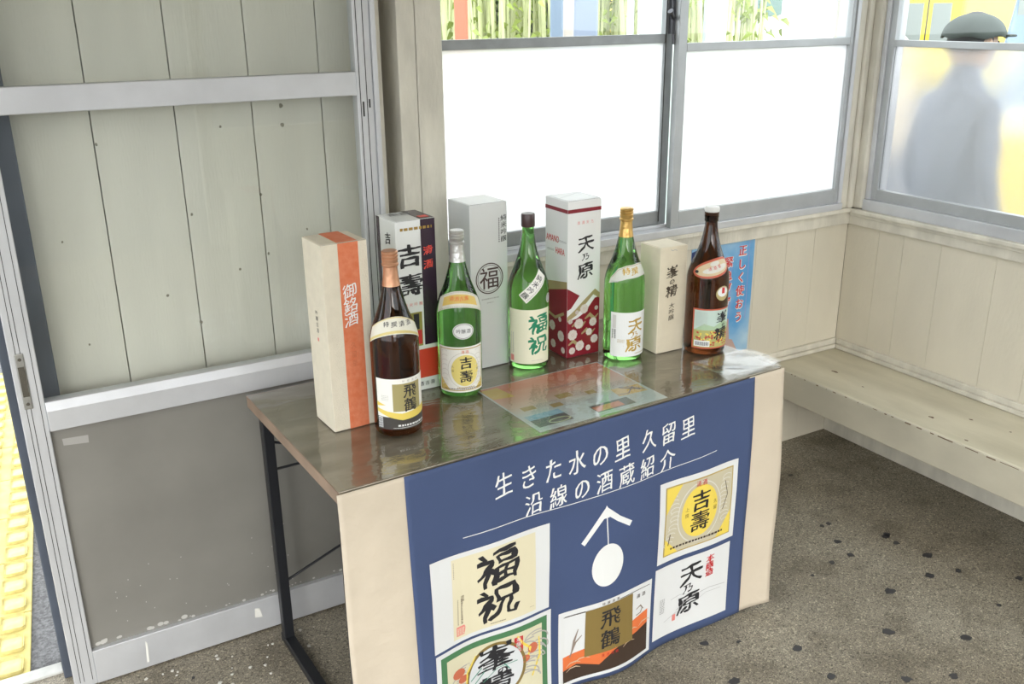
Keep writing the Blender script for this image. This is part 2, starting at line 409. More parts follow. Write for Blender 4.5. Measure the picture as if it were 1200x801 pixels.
# ---- sliding door
dr = empty('door_1', (.018, 2.213, 0), kind='structure'); tag(dr, 'aluminium sliding door with clear upper panes and grey lower panel')
def dbar(name, x0, z0, x1, z1, m=ALU, y0=-.016, y1=.016, par=dr, bev=.002): return bx(name, x0 - .018, y0, z0, x1 - .018, y1, z1, m, par, bev)
ls = dbar('left_stile', .018, 0.004, .070, 2.05)
for gx_ in (.031, .040, .059):
    bx('groove', gx_ - .018, -.0165, .02, gx_ - .0166, -.0155, 2.03, RUBBER, ls)
rs = dbar('right_stile', .851, .004, .893, 2.05)
for gx_ in (.8585, .875):
    bx('groove', gx_ - .018, -.0165, .02, gx_ - .016, -.0155, 2.03, RUBBER, rs)
bx('latch_slot', .864 - .018, -.0168, 1.335, .868 - .018, -.0155, 1.37, RUBBER, rs)
bx('latch_slot', .880 - .018, -.0168, 1.355, .884 - .018, -.0155, 1.375, RUBBER, rs)
dbar('upper_rail', .070, 1.385, .851, 1.440)
MB().prism([(-.0185, .005), (-.0185, .06), (-.0175, .0985), (.014, .0985), (.014, .005)], 'x', .052, .833).build('bottom_rail', ALU, dr, .0015)
MB().prism([(-.024, .694), (-.024, .742), (-.017, .763), (.014, .763), (.014, .694)], 'x', .052, .833).build('middle_rail', ALU, dr, .0015)
dbar('top_rail', .070, 1.99, .851, 2.05)
dbar('glass_pane', .070, 1.440, .851, 1.99, CLEAR, -.002, .002, bev=0)
dbar('glass_pane', .070, .763, .851, 1.385, CLEAR, -.002, .002, bev=0)
kp = dbar('kick_panel', .070, .0985, .851, .694, KICK, -.004, .004, bev=0)
# mineral scale along the foot of the kick panel, tape remains
sc_ = Art()
for k in range(34):
    t = random.random() ** 1.7; u = .085 + t * .70; r = random.uniform(.003, .0085) * (1 if t < .3 else .6)
    sc_.ell(u - .018, .1025 + random.random() * .007 + (.006 if t < .25 else 0) * random.random(), r, r * .75, 9)
for k in range(30): sc_.ell(random.uniform(.12, .8), random.uniform(.12, .3), .0013, .0018, 6)
sc_.put('lime_scale', mat('lime_scale', (.45, .44, .41), .8), lambda u, v, l: Vector((u, -.0042 - l, v)), .0004, kp)
Art().poly([(.092, .647), (.145, .642), (.146, .661), (.091, .664)]).put('tape_mark', mat('old_tape_mark', (.34, .33, .31), .4), lambda u, v, l: Vector((u - .018, -.0042 - l, v)), .0004, kp)
sm = Art().poly([(.17, .02), (.176, .02), (.178, .075), (.174, .083)]).poly([(.45, .05), (.47, .046), (.465, .075), (.452, .078)])
sm.put('paint_scrape', mat('pale_scrape', (.72, .71, .66), .6), lambda u, v, l: Vector((u, -.0188 - l, v)), .0003, dr)
hp = MB().box(.028 - .018, -.0195, .755, .046 - .018, -.0155, .885).build('finger_pull', mat('brushed_steel', (.42, .42, .40), .35, .9), ls, .002)
MB().box(.0305 - .018, -.0202, .785, .0435 - .018, -.0192, .855).build('pull_recess', mat('recess_metal', (.18, .17, .15), .25, .9), ls, .0004)
for sz in (.768, .872): MB().tube([(.037 - .018, -.0194, sz), (.037 - .018, -.0212, sz)], .0038, 10).build('screw', MATS['recess_metal'], ls)
# fixed frame strip next to the door and the sill track
fs = bx('trim_2', .893, 2.19, 0, .905, 2.25, 2.08, ALU, None, .001); tag(fs, 'aluminium door frame upright', kind='structure')
ft = bx('trim_3', .905, 2.225, 0, .93, 2.32, 2.5, CREAMTRIM, None, .002); tag(ft, 'cream wooden door post strip', kind='structure')
# ---- pillar
pl_ = empty('trim_4', kind='structure'); tag(pl_, 'cream painted wooden pillar between the sliding door and the window')
bx('plank', .963, 2.20, 0, 1.011, 2.33, 2.5, CREAMTRIM, pl_, .002)
bx('plank', 1.0125, 2.20, 0, 1.083, 2.33, 2.5, CREAMTRIM, pl_, .002)

# ---- window wall, lower boarding
ww = empty('wall_back', kind='structure')
x = 1.083; xs = [1.083, 1.20, 1.34, 1.48, 1.62, 1.76, 1.90, 2.04, 2.18, 2.322, 2.466, 2.604, X1]
for i in range(len(xs) - 1):
    bx('board', xs[i] + .0004, Y1, 0, xs[i + 1] - .0004, Y1 + .018, .825, CREAMWOOD, ww, .001)
bx('backing', 1.083, Y1 + .018, 0, X1 + .1, Y1 + .10, .86, SOFTGAP, ww)
bx('board', 1.083, Y1, 2.12, X1 + .1, Y1 + .1, 2.5, CREAMWOOD, ww)
tr = empty('trim_5', kind='structure'); tag(tr, 'cream wooden sill board under the back window')
bx('sill_cap', 1.083, 2.285, .873, X1 - .03, Y1 + .09, .889, CREAMTRIM, tr, .003)
bx('apron_board', 1.083, 2.305, .826, X1 - .012, Y1 + .02, .873, CREAMTRIM, tr, .002)
b1_ = empty('baseboard_back', kind='structure'); tag(b1_, 'cream moulding on the back wall just above bench height')
bx('moulding', 2.0, 2.300, .347, X1 - .012, Y1 + .005, .362, CREAMTRIM, b1_, .003)
bx('moulding', 2.0, 2.309, .362, X1 - .006, Y1 + .005, .383, CREAMTRIM, b1_, .003)
# ---- right wall
wr = empty('wall_right', kind='structure')
ys = [Y1, 2.178, 2.075, 1.927, 1.727, 1.58, 1.44, 1.30, 1.16, 1.0, .85, .7, .55, .4, .2, 0, -.3, -.6, -.9, -1.3, -1.8, -2.3]
for i in range(len(ys) - 1):
    bx('board', X1, ys[i + 1] + .0004, 0, X1 + .018, ys[i] - .0004, .825, CREAMWOOD, wr, .001)
bx('backing', X1 + .018, -2.3, 0, X1 + .10, Y1 + .1, .86, SOFTGAP, wr)
bx('board', X1, -2.3, 2.12, X1 + .1, Y1 + .1, 2.5, CREAMWOOD, wr)
bx('board', X1, -2.3, .86, X1 + .1, .30, 2.12, CREAMWOOD, wr)
tr = empty('trim_6', kind='structure'); tag(tr, 'cream wooden sill board under the right window')
bx('sill_cap', X1 - .035, .2, .871, X1 + .09, Y1 - .03, .887, CREAMTRIM, tr, .003)
bx('sill_step', X1 - .022, .2, .858, X1 + .02, Y1 - .02, .871, CREAMTRIM, tr, .003)
bx('apron_board', X1 - .014, -.5, .826, X1 + .02, Y1 - .012, .858, CREAMTRIM, tr, .002)
b2_ = empty('baseboard_right', kind='structure'); tag(b2_, 'cream moulding along the right wall above the bench')
bx('moulding', X1 - .022, -.55, .347, X1 + .005, Y1 - .022, .362, CREAMTRIM, b2_, .003)
bx('moulding', X1 - .012, -.55, .362, X1 + .005, Y1 - .012, .383, CREAMTRIM, b2_, .003)
bx('moulding', X1 - .012, -.55, 0, X1 + .005, Y1 - .0, .09, CREAMTRIM, b2_, .003)
# ---- corner posts
cp = empty('trim_7', kind='structure'); tag(cp, 'cream wooden corner post strips between the two windows')
bx('strip', 2.686, 2.292, .889, 2.718, Y1 + .08, 2.12, CREAMTRIM, cp, .005)
bx('strip', 2.718, 2.282, .889, 2.746, Y1 + .08, 2.12, CREAMTRIM, cp, .007)
bx('strip', 2.746, 2.252, .889, X1 + .09, Y1 + .08, 2.12, CREAMTRIM, cp, .007)
# ---- back window
w1 = empty('window_1', kind='structure'); tag(w1, 'two-sash aluminium sliding window with frosted lower panes behind the bottles')
fr = MB(); fr.box(1.083, 2.283, .889, 2.686, 2.37, .912); fr.box(2.670, 2.290, .912, 2.686, 2.37, 2.12); fr.box(1.083, 2.283, 2.08, 2.675, 2.37, 2.12); fr.box(1.083, 2.283, .912, 1.10, 2.37, 2.08)
fr.box(1.10, 2.322, .912, 2.675, 2.330, .922)
fr.build('window_frame', ALU, w1, .0015)
def sash(x0, x1, y, zb, zt, zt2, m, sl, sr, axis='x', parent=w1, glassbot=.963):
    s = empty('sash'); s.parent = parent; tag(s)
    def bb(n, a0, z0, a1, z1, mm, d=.012, bv=.0015):
        if axis == 'x': return bx(n, a0, y - d, z0, a1, y + d, z1, mm, s, bv)
        return bx(n, y - d, a0, z0, y + d, a1, z1, mm, s, bv)
    bb('stile', x0, zb, x0 + sl, 2.08, m); bb('stile', x1 - sr, zb, x1, 2.08, m)
    bb('bottom_rail', x0 + sl, zb, x1 - sr, glassbot, m); bb('transom', x0 + sl, zt, x1 - sr, zt2, m); bb('top_rail', x0 + sl, 2.045, x1 - sr, 2.08, m)
    bb('frosted_pane', x0 + sl, glassbot, x1 - sr, zt, FROST_B if axis == 'x' else FROST, .002, 0); bb('clear_pane', x0 + sl, zt2, x1 - sr, 2.045, CLEAR, .002, 0)
    g = MB()
    return s
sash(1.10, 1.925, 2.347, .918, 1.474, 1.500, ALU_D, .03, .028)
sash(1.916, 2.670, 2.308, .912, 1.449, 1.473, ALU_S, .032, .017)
lk = MB(); lk.box(1.905, 2.318, 1.50, 1.918, 2.335, 1.60); lk.tube([(1.908, 2.316, 1.545), (1.890, 2.300, 1.552), (1.878, 2.296, 1.565)], [.006, .006, .009], 10)
lk.tube([(1.910, 2.318, 1.50), (1.910, 2.316, 1.47)], .004, 8)
lk.build('crescent_lock', mat('lock_metal', (.12, .12, .13), .3, .9), w1, 0, True)
bx('rubber_strip', 1.8945, 2.333, .93, 1.8975, 2.3345, 2.05, RUBBER, w1)
# ---- right window
w2 = empty('window_2', kind='structure'); tag(w2, 'aluminium window in the right wall with people seen beyond it')
fr = MB(); fr.box(2.752, .30, .887, 2.85, 2.252, .925); fr.box(2.762, 2.234, .925, 2.85, 2.252, 2.12); fr.box(2.762, .30, 2.08, 2.85, 2.236, 2.12); fr.box(2.762, .30, .925, 2.85, .33, 2.08)
fr.build('window_frame', ALU, w2, .0015)
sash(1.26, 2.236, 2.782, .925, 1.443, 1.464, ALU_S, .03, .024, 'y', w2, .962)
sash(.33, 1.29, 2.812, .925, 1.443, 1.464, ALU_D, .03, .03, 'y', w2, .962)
# ---- rest of the room, outside the picture: ceiling, other walls with openings
ce = bx('ceiling', -1.3, -2.4, 2.5, X1 + .12, Y1 + .1, 2.56, WHITEWOOD); tag(ce, kind='structure')
wf = empty('wall_front', kind='structure')
bx('board', -1.3, -2.4, 0, .1, -2.3, .8, WHITEWOOD, wf); bx('board', 1.5, -2.4, 0, X1 + .1, -2.3, .8, WHITEWOOD, wf); bx('board', -1.3, -2.4, 2.3, X1 + .1, -2.3, 2.5, WHITEWOOD, wf)
for px_ in (-1.25, .1, 1.5, 2.8): bx('post', px_ - .05, -2.39, .8 if px_ in (-1.25, 2.8) else 0, px_ + .05, -2.31, 2.3, WHITEWOOD, wf)
we = empty('wall_entrance', kind='structure')
bx('board', -1.3, -2.3, 0, -1.2, -1.2, 2.5, WHITEWOOD, we); bx('board', -1.3, -1.2, 2.2, -1.2, 2.27, 2.5, WHITEWOOD, we); bx('board', -1.3, 1.6, 0, -1.2, 2.4, 2.2, WHITEWOOD, we)
fxt = MB().box(.3, .07, 2.515 - .03, 1.5, .33, 2.50).build('added_ceiling_lamp', mat('lamp_body', (.8, .8, .8), .4)); tag(fxt, 'added long white lamp fitting, unseen above the room', 'lamp')  # unseen fitting added to go with the overhead fill

# ---- bench
bn = empty('bench', (X1 - .35, 1.0, 0), label='long cream painted wooden bench along the right wall under the window', cat='bench')
ox, oy = -(X1 - .35), -1.0
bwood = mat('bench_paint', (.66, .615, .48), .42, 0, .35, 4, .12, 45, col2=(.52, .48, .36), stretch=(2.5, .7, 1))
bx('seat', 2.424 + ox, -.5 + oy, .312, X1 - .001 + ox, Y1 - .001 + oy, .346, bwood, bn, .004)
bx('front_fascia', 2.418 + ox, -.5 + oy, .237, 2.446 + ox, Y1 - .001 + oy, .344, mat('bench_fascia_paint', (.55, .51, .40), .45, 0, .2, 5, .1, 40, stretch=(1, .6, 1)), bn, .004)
for yy in (.7, -.3): bx('support', 2.50 + ox, yy - .02 + oy, 0, X1 - .02 + ox, yy + .02 + oy, .312, bwood, bn)
sp_ = Art()
for (a, b, r) in [(2.511 * 1.0, 1.695, .008), (2.455, 1.533, .005), (2.60, 1.62, .005), (2.53, 1.98, .004), (2.56, 2.13, .010), (2.62, 1.50, .004)]:
    sp_.poly([(a + ox + r * random.uniform(.5, 1.1) * math.cos(k * .785), b + oy + r * 1.5 * random.uniform(.5, 1.1) * math.sin(k * .785)) for k in range(8)])
sp_.put('paint_chips', mat('bare_wood_chip', (.16, .11, .07), .7), lambda u, v, l: Vector((u, v, .346 + l)), .0005, bn)
chips = Art(); y = 2.2
while y > .2:
    w_ = random.uniform(.004, .04) * (1.6 if y < 1.75 else .4); h_ = random.uniform(.0015, .004); chips.rect(y - w_ + oy, .343 - h_, y + oy, .3436); y -= w_ + random.uniform(.01, .05)
chips.put('edge_wear', MATS['bare_wood_chip'], lambda u, v, l: Vector((2.418 + ox - l, u, v)), .0005, bn)

# ================================================================== OUTSIDE
asph = mat('platform_asphalt', (.16, .16, .165), .85, 0, .55, 120, .5, 160)
gr = bx('ground_platform', -6, Y1 + .0, -.14, 40, 40, -.02, asph); tag(gr, kind='structure')
gr2 = bx('ground_side', X1 + .12, -30, -.14, 40, Y1, -.021, asph); tag(gr2, kind='structure')
thr = bx('trim_8', -1.0, Y1 - .03, -.01, .0, Y1 + .012, .006, mat('threshold_concrete', (.50, .50, .47), .6, 0, .2, 20), None, .002); tag(thr, 'pale concrete threshold of the open doorway', kind='structure')
tm = mat('yellow_tactile_block', (.66, .56, .20), .75, 0, .35, 14, .1, 90)
TA = math.radians(-5.2)
tp = empty('tactile_paving', (-.075, 2.34, -.02), TA, 'worn yellow tactile guide paving on the platform outside the doorway', 'paving')
for k in range(8):
    for j in range(2):
        bx('paving_slab', -.30 - j * .303, k * .303 + .001, 0, -j * .303, k * .303 + .300, .010, tm, tp, .002)
st0 = None; slab_n = 0
studm = mat('yellow_stud', (.72, .62, .26), .7, 0, .3, 30)
for k in range(24):
    for j in range(5):
        X_ = -.045 - j * .1; Y_ = .05 + k * .1
        if st0 is None:
            st0 = MB().box(-.031, -.036, 0, .031, .036, .006).build('stud', studm, tp, .011, False, 3); st0.location = (X_, Y_, .0095)
        else:
            c = st0.copy(); COL.objects.link(c); c.parent = tp; c.location = (X_ + random.uniform(-.002, .002), Y_, .0095)
# right-window view: two people and a yellow train
skin = mat('skin', (.50, .32, .22), .55)
def person(name, loc, rz, height, cloth, trous, hairm, hat, label):
    P = empty(name, loc, rz, label, 'person', 'people on the platform beyond the right window')
    s = height / 1.7
    V = [(0, 0, .93), (0, 0, 1.12), (0, 0, 1.33), (0, 0, 1.45), (0, -.01, 1.52), (0, -.015, 1.62)]
    R = [(.15, .11), (.14, .10), (.17, .11), (.08, .07), (.05, .05), (.045, .05)]
    Ed = [(0, 1), (1, 2), (2, 3), (3, 4), (4, 5)]
    def ch(root, pts, rad):
        last = root
        for p, r in zip(pts, rad): V.append(p); R.append((r, r)); Ed.append((last, len(V) - 1)); last = len(V) - 1
        return last
    for sd in (-1, 1):
        ch(0, [(sd * .09, 0, .86), (sd * .10, -.01, .48), (sd * .10, .02, .09), (sd * .10, -.13, .035)], [.085, .055, .042, .036])
        w = ch(2, [(sd * .17, 0, 1.37), (sd * .22, .02, 1.12), (sd * .23, -.06, .88), (sd * .23, -.08, .83)], [.055, .043, .03, .026])
        for q in range(4): ch(w, [(sd * .23 + (q - 1.5) * .003, -.10 + q * .018, .78), (sd * .225, -.105 + q * .017, .75 - (.01 if q in (1, 2) else 0)), (sd * .22, -.10 + q * .016, .725)], [.009, .008, .007])
        ch(w, [(sd * .215, -.11, .80), (sd * .205, -.125, .77)], [.01, .008])
    me = bpy.data.meshes.new('body'); me.from_pydata([tuple(c * s for c in v) for v in V], Ed, [])
    b = link('body', me, cloth, P)
    md = b.modifiers.new('skin', 'SKIN'); b.modifiers.new('sub', 'SUBSURF').levels = 1; b.modifiers['sub'].render_levels = 1
    for i, r in enumerate(R): me.skin_vertices[0].data[i].radius = (r[0] * s, r[1] * s)
    me.skin_vertices[0].data[0].use_root = True
    # head: shaped sphere with nose, ears
    hb = bmesh.new(); bmesh.ops.create_uvsphere(hb, u_segments=24, v_segments=16, radius=1)
    for v in hb.verts:
        x_, y_, z_ = v.co
        k = 1 - .22 * max(0, -z_) ** 1.5
        v.co = Vector((x_ * .076 * k, y_ * .095 * k - .01 * max(0, -z_), z_ * .115)) * s
        if y_ < -.8 and abs(x_) < .25 and -.35 < z_ < .1: v.co.y -= .02 * s
    hm = bpy.data.meshes.new('head'); hb.to_mesh(hm); hb.free()
    for p in hm.polygons: p.use_smooth = True
    h = link('head', hm, skin, P); h.location = (0, -.02 * s, 1.585 * s)
    f = MB()
    for sd in (-1, 1): f.tube([(sd * .074 * s, .0, .01), (sd * .086 * s, .01, .0)], [.022 * s, .012 * s], 8)
    f.build('ears', skin, h, 0, True)
    e = MB()
    for sd in (-1, 1): e.tube([(sd * .03 * s, -.083 * s, .005), (sd * .03 * s, -.091 * s, .005)], .008 * s, 8)
    e.box(-.022 * s, -.092 * s, -.062 * s, .022 * s, -.078 * s, -.056 * s); e.build('eyes_and_mouth', K, h)
    hr = bmesh.new(); bmesh.ops.create_uvsphere(hr, u_segments=24, v_segments=16, radius=1)
    bmesh.ops.delete(hr, geom=[v for v in hr.verts if v.co.z < -.25 or (v.co.y < -.35 and v.co.z < .45)], context='VERTS')
    for v in hr.verts: v.co = Vector((v.co.x * .082, v.co.y * .101, v.co.z * .121)) * s
    hrm = bpy.data.meshes.new('hair'); hr.to_mesh(hrm); hr.free()
    for p in hrm.polygons: p.use_smooth = True
    link('hair', hrm, hairm, h)
    MB().tube([(-.10 * s, -.02, .90 * s), (0, -.02, .91 * s), (.10 * s, -.02, .90 * s)], [.12 * s, .125 * s, .12 * s], 12)
    lg = MB()
    for sd in (-1, 1): lg.tube([(sd * .085 * s, 0, .92 * s), (sd * .10 * s, -.01, .48 * s), (sd * .10 * s, .02, .08 * s)], [.105 * s, .075 * s, .062 * s], 12)
    lg.build('trousers', trous, P, 0, True)
    if hat:
        cb = bmesh.new(); bmesh.ops.create_uvsphere(cb, u_segments=28, v_segments=16, radius=1)
        bmesh.ops.delete(cb, geom=[v for v in cb.verts if v.co.z < -.05], context='VERTS')
        for v in cb.verts:
            x_, y_, z_ = v.co
            v.co = Vector((x_ * .104, y_ * .125, .028 + z_ * .088 if z_ > 0 else .028 + z_ * .2)) * s
            v.co.z += .006 * math.sin(6 * math.atan2(y_, x_)) * (1 - z_) * s
        cm = bpy.data.meshes.new('cap'); cb.to_mesh(cm); cb.free()
        for p in cm.polygons: p.use_smooth = True
        c = link('cap', cm, hat, h); c.modifiers.new('t', 'SOLIDIFY').thickness = .004
        br = MB(); pts = [(.10 * s * math.cos(a), -.075 * s - .085 * s * math.sin(a)) for a in [PI * k / 10 for k in range(11)]]
        br.prism(pts, 'z', .028 * s, .036 * s); br.build('cap_brim', hat, c, .002)
    return P
greyc = mat('grey_jacket_cloth', (.13, .15, .19), .9); beige = mat('beige_jacket_cloth', (.48, .42, .33), .9); navy = mat('navy_cloth', (.06, .08, .13), .9)
person('person', (3.145, 2.20, -.02), math.radians(75), 1.565, greyc, navy, mat('dark_hair', (.04, .04, .04), .6), mat('charcoal_green_cap', (.075, .095, .085), .85),
       'person in a dark flat cap and grey jacket standing outside the right window')
person('person', (4.80, 3.80, -.02), math.radians(200), 1.43, beige, greyc, mat('grey_hair', (.42, .40, .40), .6), None,
       'grey-haired person in a beige jacket further away beyond the right window')
yb = empty('added_yellow_bin', (4.25, 2.50, -.02), math.radians(-8), 'added yellow bin standing in for the yellow blur behind the frosted right pane', 'bin')  # invented object that supplies the yellow blur in the frosted pane
ybm = mat('yellow_plastic', (.80, .58, .08), .5)
MB().prism([(-.26, 0), (.26, 0), (.30, 1.0), (-.30, 1.0)], 'y', -.28, .28).build('body', ybm, yb, .02)
bx('lid', -.31, -.30, 1.0, .31, .30, 1.07, ybm, yb, .015)
# yellow train beyond the window
ty = mat('yellow_train_paint', (.85, .66, .07), .35, coat=.3); tw = mat('train_window', (.34, .38, .36), .12); tdk = mat('train_underframe', (.05, .05, .06), .7)
tn = empty('railcar', (14, 9.95, -.02), 0, 'yellow railcar with narrow windows standing outside beyond the right window', 'train')
TX = 0.
body = MB().prism([(0, .45), (0, 2.35), (.12, 2.62), (.6, 2.8), (2.1, 2.8), (2.6, 2.62), (2.7, 2.35), (2.7, .45)], 'y', 0, 12).build('body', ty, tn, .05)
# (prism in x/z gives a cross-section, extruded along y)
bx('underframe', .2, .3, .02, 2.5, 11.7, .45, tdk, tn)
for k in range(10):
    y0 = .22 + k * 1.15
    for dy in (0, .52):
        wq = bx('window', -.012, y0 + dy, 1.0, .02, y0 + dy + .34, 1.58, tw, tn, .006)
    bx('door_joint', -.004, y0 + .42, .5, .01, y0 + .44, 2.3, tdk, tn)
# blue-grey vehicle at far right
tv = empty('parked_vehicle', (7.55, 4.70, -.02), math.radians(0), 'blue-grey van with tall windows parked beyond the right window', 'van')
MB().prism([(0, .35), (0, 1.25), (.12, 1.78), (2.6, 1.78), (2.9, 1.3), (2.9, .35)], 'y', -1.7, 0.28).build('body', mat('blue_grey_van_paint', (.25, .34, .46), .3), tv, .04)
bx('side_window', .055, -.02, 1.28, .10, .22, 1.70, tw, tv, .004); bx('side_window', .055, -.9, 1.28, .10, -.1, 1.70, tw, tv, .004)
for wy in (-1.3, -.1):
    for wx_ in (.12, 2.75): MB().tube([(wx_ - .1, wy, .31), (wx_ + .1, wy, .31)], .31, 20).build('wheel', tdk, tv)
# back-window view: posts, grove, white van, hut
def post(name, ray, depth, w, m, label, h=3.2, ang=None):
    x_, y_ = ray[0] * depth, ray[1] * depth
    o = MB().box(-w / 2, -w / 2, 0, w / 2, w / 2, h).build(name, m, None, .01); o.location = (x_, y_, -.02); o.rotation_euler = (0, 0, math.radians(-31))
    return tag(o, label, 'post')
post('canopy_post', (.486, .9395), 6, .082, mat('red_oxide_paint', (.62, .17, .10), .6), 'reddish orange canopy post seen at the left of the back window')
post('canopy_post', (.573, .888), 5, .068, mat('blue_grey_paint', (.20, .27, .36), .5), 'narrow blue-grey post left of the pale concrete post')
post('concrete_post', (.584, .882), 5.15, .056, mat('pale_concrete', (.55, .50, .44), .8), 'pale beige concrete post between two blue-grey ones')
post('signal_box', (.599, .8725), 5.3, .134, mat('blue_grey_steel', (.27, .33, .44), .5), 'wide blue-grey steel box post beside the pale concrete post', 2.6)
post('white_pole', (.6405, .8485), 7, .05, mat('white_pole_paint', (.85, .86, .86), .5), 'slim white pole in front of the bamboo stalks')
post('white_pole', (.718, .8035), 7, .15, MATS['white_pole_paint'], 'thick white pole in front of the dark green hedge')
# bamboo grove
bg = MB(); lf = MB()
for k in range(260):
    a = random.uniform(.44, .70); d = random.uniform(9.2, 11.4); rx, ry = a, math.sqrt(1 - a * a); X_, Y_ = rx * d, ry * d
    lean = random.uniform(-.35, .35); r = random.uniform(.010, .026)
    bg.tube([(X_, Y_, -.02), (X_ + lean * .4, Y_, 1.6), (X_ + lean, Y_ + random.uniform(-.2, .2), 3.6)], [r, r * .9, r * .6], 5)
    for j in range(14):
        z = random.uniform(.2, 3.4); px_ = X_ + lean * z / 3.4 + random.uniform(-.25, .25); py_ = Y_ + random.uniform(-.25, .25); l = random.uniform(.07, .16); q = random.uniform(0, 6.28)
        dx, dy = math.cos(q) * l, math.sin(q) * l
        lf.add([(px_, py_, z), (px_ + dx * .5 - dy * .13, py_ + dy * .5 + dx * .13, z + .02), (px_ + dx, py_ + dy, z - l * .6), (px_ + dx * .5 + dy * .13, py_ + dy * .5 - dx * .13, z - .03)], [(0, 1, 2, 3)])
bgo = bg.build('bamboo_grove', mat('bamboo_stalk', (.62, .66, .36), .5, 0, .3, 3)); tag(bgo, 'dense grove of pale bamboo stalks beyond the back window', 'bamboo', kind='stuff')
lf.build('foliage', mat('bamboo_leaf', (.36, .46, .10), .6, 0, .5, 1.5), bgo)['kind'] = 'stuff'
hg = MB()
for k in range(5200):
    a = random.uniform(.40, .65); d = random.uniform(13.6, 14.6); X_, Y_ = a * d, math.sqrt(1 - a * a) * d; z = random.uniform(0, 2.9) ; l = random.uniform(.10, .26); q = random.uniform(0, 6.28); t = random.uniform(-.7, .7)
    dx, dy = math.cos(q) * l, math.sin(q) * l
    hg.add([(X_, Y_, z), (X_ + dx * .5 - dy * .3, Y_ + dy * .5 + dx * .3, z + t * l * .5), (X_ + dx, Y_ + dy, z + t * l), (X_ + dx * .5 + dy * .3, Y_ + dy * .5 - dx * .3, z + t * l * .5 - .03)], [(0, 1, 2, 3)])
hgo = hg.build('hedge', mat('hedge_leaf', (.11, .17, .07), .7, 0, .5, 1.2)); tag(hgo, 'dark green hedge behind the bamboo and the white van', 'hedge', kind='stuff')
hk = bx('bank', 5.2, 13.2, -.1, 10.6, 16, 2.1, mat('earth_bank', (.10, .12, .06), .9, 0, .5, 2)); hk.rotation_euler = (0, 0, 0)
hk.location = (0, 1.6, 0); tag(hk, kind='structure')
# white van seen end-on, and a grey shed
vn = empty('white_van', (8.70, 9.60, -.02), math.radians(-45), 'white van with a dark windscreen parked beyond the right half of the back window', 'van')
wp = mat('white_vehicle_paint', (.84, .85, .86), .3, coat=.3)
MB().prism([(0, .35), (0, 1.30), (.25, 1.95), (2.4, 1.98), (2.5, 1.3), (2.5, .35)], 'x', 0, 1.36).build('body', wp, vn, .04)
MB().add([(.12, .030, 1.40), (.72, .030, 1.47), (.72, .215, 1.90), (.12, .215, 1.90)], [(0, 1, 2, 3)]).build('windscreen', mat('van_windscreen', (.10, .17, .15), .12), vn)
bx('bumper', .03, -.05, .30, 1.33, .06, .50, tdk, vn, .02); bx('headlamp', .06, -.03, .80, .28, .02, .95, tw, vn, .01); bx('headlamp', 1.08, -.03, .80, 1.30, .02, .95, tw, vn, .01)
for wx_ in (.02, 1.18):
    for wy in (.40, 2.0): MB().tube([(wx_, wy, .31), (wx_ + .16, wy, .31)], .31, 20).build('wheel', tdk, vn)
sh = empty('grey_shed', (11.50, 10.33, -.02), math.radians(-48), 'grey shed with a dark window far beyond the right end of the back window', 'shed')
bx('wall', 0, 0, 0, .45, 2, 3.2, mat('grey_shed_wall', (.36, .38, .42), .7), sh); bx('window', .12, -.01, 1.58, .40, .02, 1.95, mat('shed_window', (.12, .13, .16), .2), sh); bx('band', 0, -.015, 1.42, .45, .0, 1.54, wp, sh)
ht = empty('equipment_hut', (4.53, 5.70, -.02), math.radians(-38), 'pale green glazed hut beyond the middle of the back window', 'hut')
bx('wall', -.12, 0, 0, .16, .6, 2.5, mat('pale_green_panel', (.50, .60, .56), .35, 0, .12, 3), ht, .01)
bx('frame', -.13, -.01, .6, -.11, .0, 2.5, wp, ht); bx('frame', .15, -.01, .6, .17, .0, 2.5, wp, ht)
# building on the far side, mirrored faintly in the door glass
hs = empty('house', (-3.5, -16, -.02), 0, 'grey house with a brown roof across the street behind the viewer', 'house')
bx('wall', 0, -5, 0, 16, 0, 3.0, mat('house_wall', (.35, .34, .31), .8), hs); bx('wall', 5, .01, 2.0, 8, .2, 3.1, mat('house_brown', (.35, .2, .14), .8), hs)
MB().prism([(-5.3, 3.0), (-2.5, 4.2), (.3, 3.0)], 'x', -.3, 16.3)
gr3 = bx('ground_street', -30, -40, -.14, 40, -2.4, -.02, asph); tag(gr3, kind='structure')
gr4 = bx('ground_forecourt', -30, -2.4, -.14, -1.3, 40, -.021, asph); tag(gr4, kind='structure')

# ================================================================== TABLE
TH = .703; TYAW = math.radians(1.876); TL, TD = 1.209, .573
TO = Vector((.519, 1.569, 0))
tb = empty('display_table', TO, TYAW, 'long folding table with a brown veneer top and black steel legs carrying the bottles', 'table')
tmat = mat('brown_veneer_top', (.22, .188, .135), .14, .3, .35, 5, .0, 60, col2=(.31, .275, .21), stretch=(1.2, 4, 1))
bx('tabletop', 0, .0, TH - .026, TL, TD, TH, tmat, tb, .0015)
MB().box(-.002, 0, TH - .027, .0, TD, TH + .0).box(TL, 0, TH - .027, TL + .002, TD, TH).box(0, TD, TH - .027, TL, TD + .002, TH).build('edge_band', mat('wood_edge_band', (.30, .21, .15), .45, 0, .25, 12), tb)
blk = mat('black_steel_tube', (.012, .013, .016), .42)
for lx in (.030, TL - .030):
    for ly in (.05, TD - .03):
        bx('leg', lx - .013, ly - .013, .022, lx + .013, ly + .013, TH - .027, blk, tb, .002)
    bx('foot_rail', lx - .0135, .02, .002, lx + .0135, TD - .008, .024, blk, tb, .002)
    bx('top_rail', lx - .012, .064, TH - .052, lx + .012, TD - .044, TH - .027, blk, tb, .002)
MB().tube([(.043, TD - .03, TH - .195), (TL - .043, TD - .03, TH - .195)], .0035, 8).build('rear_rod', blk, tb)
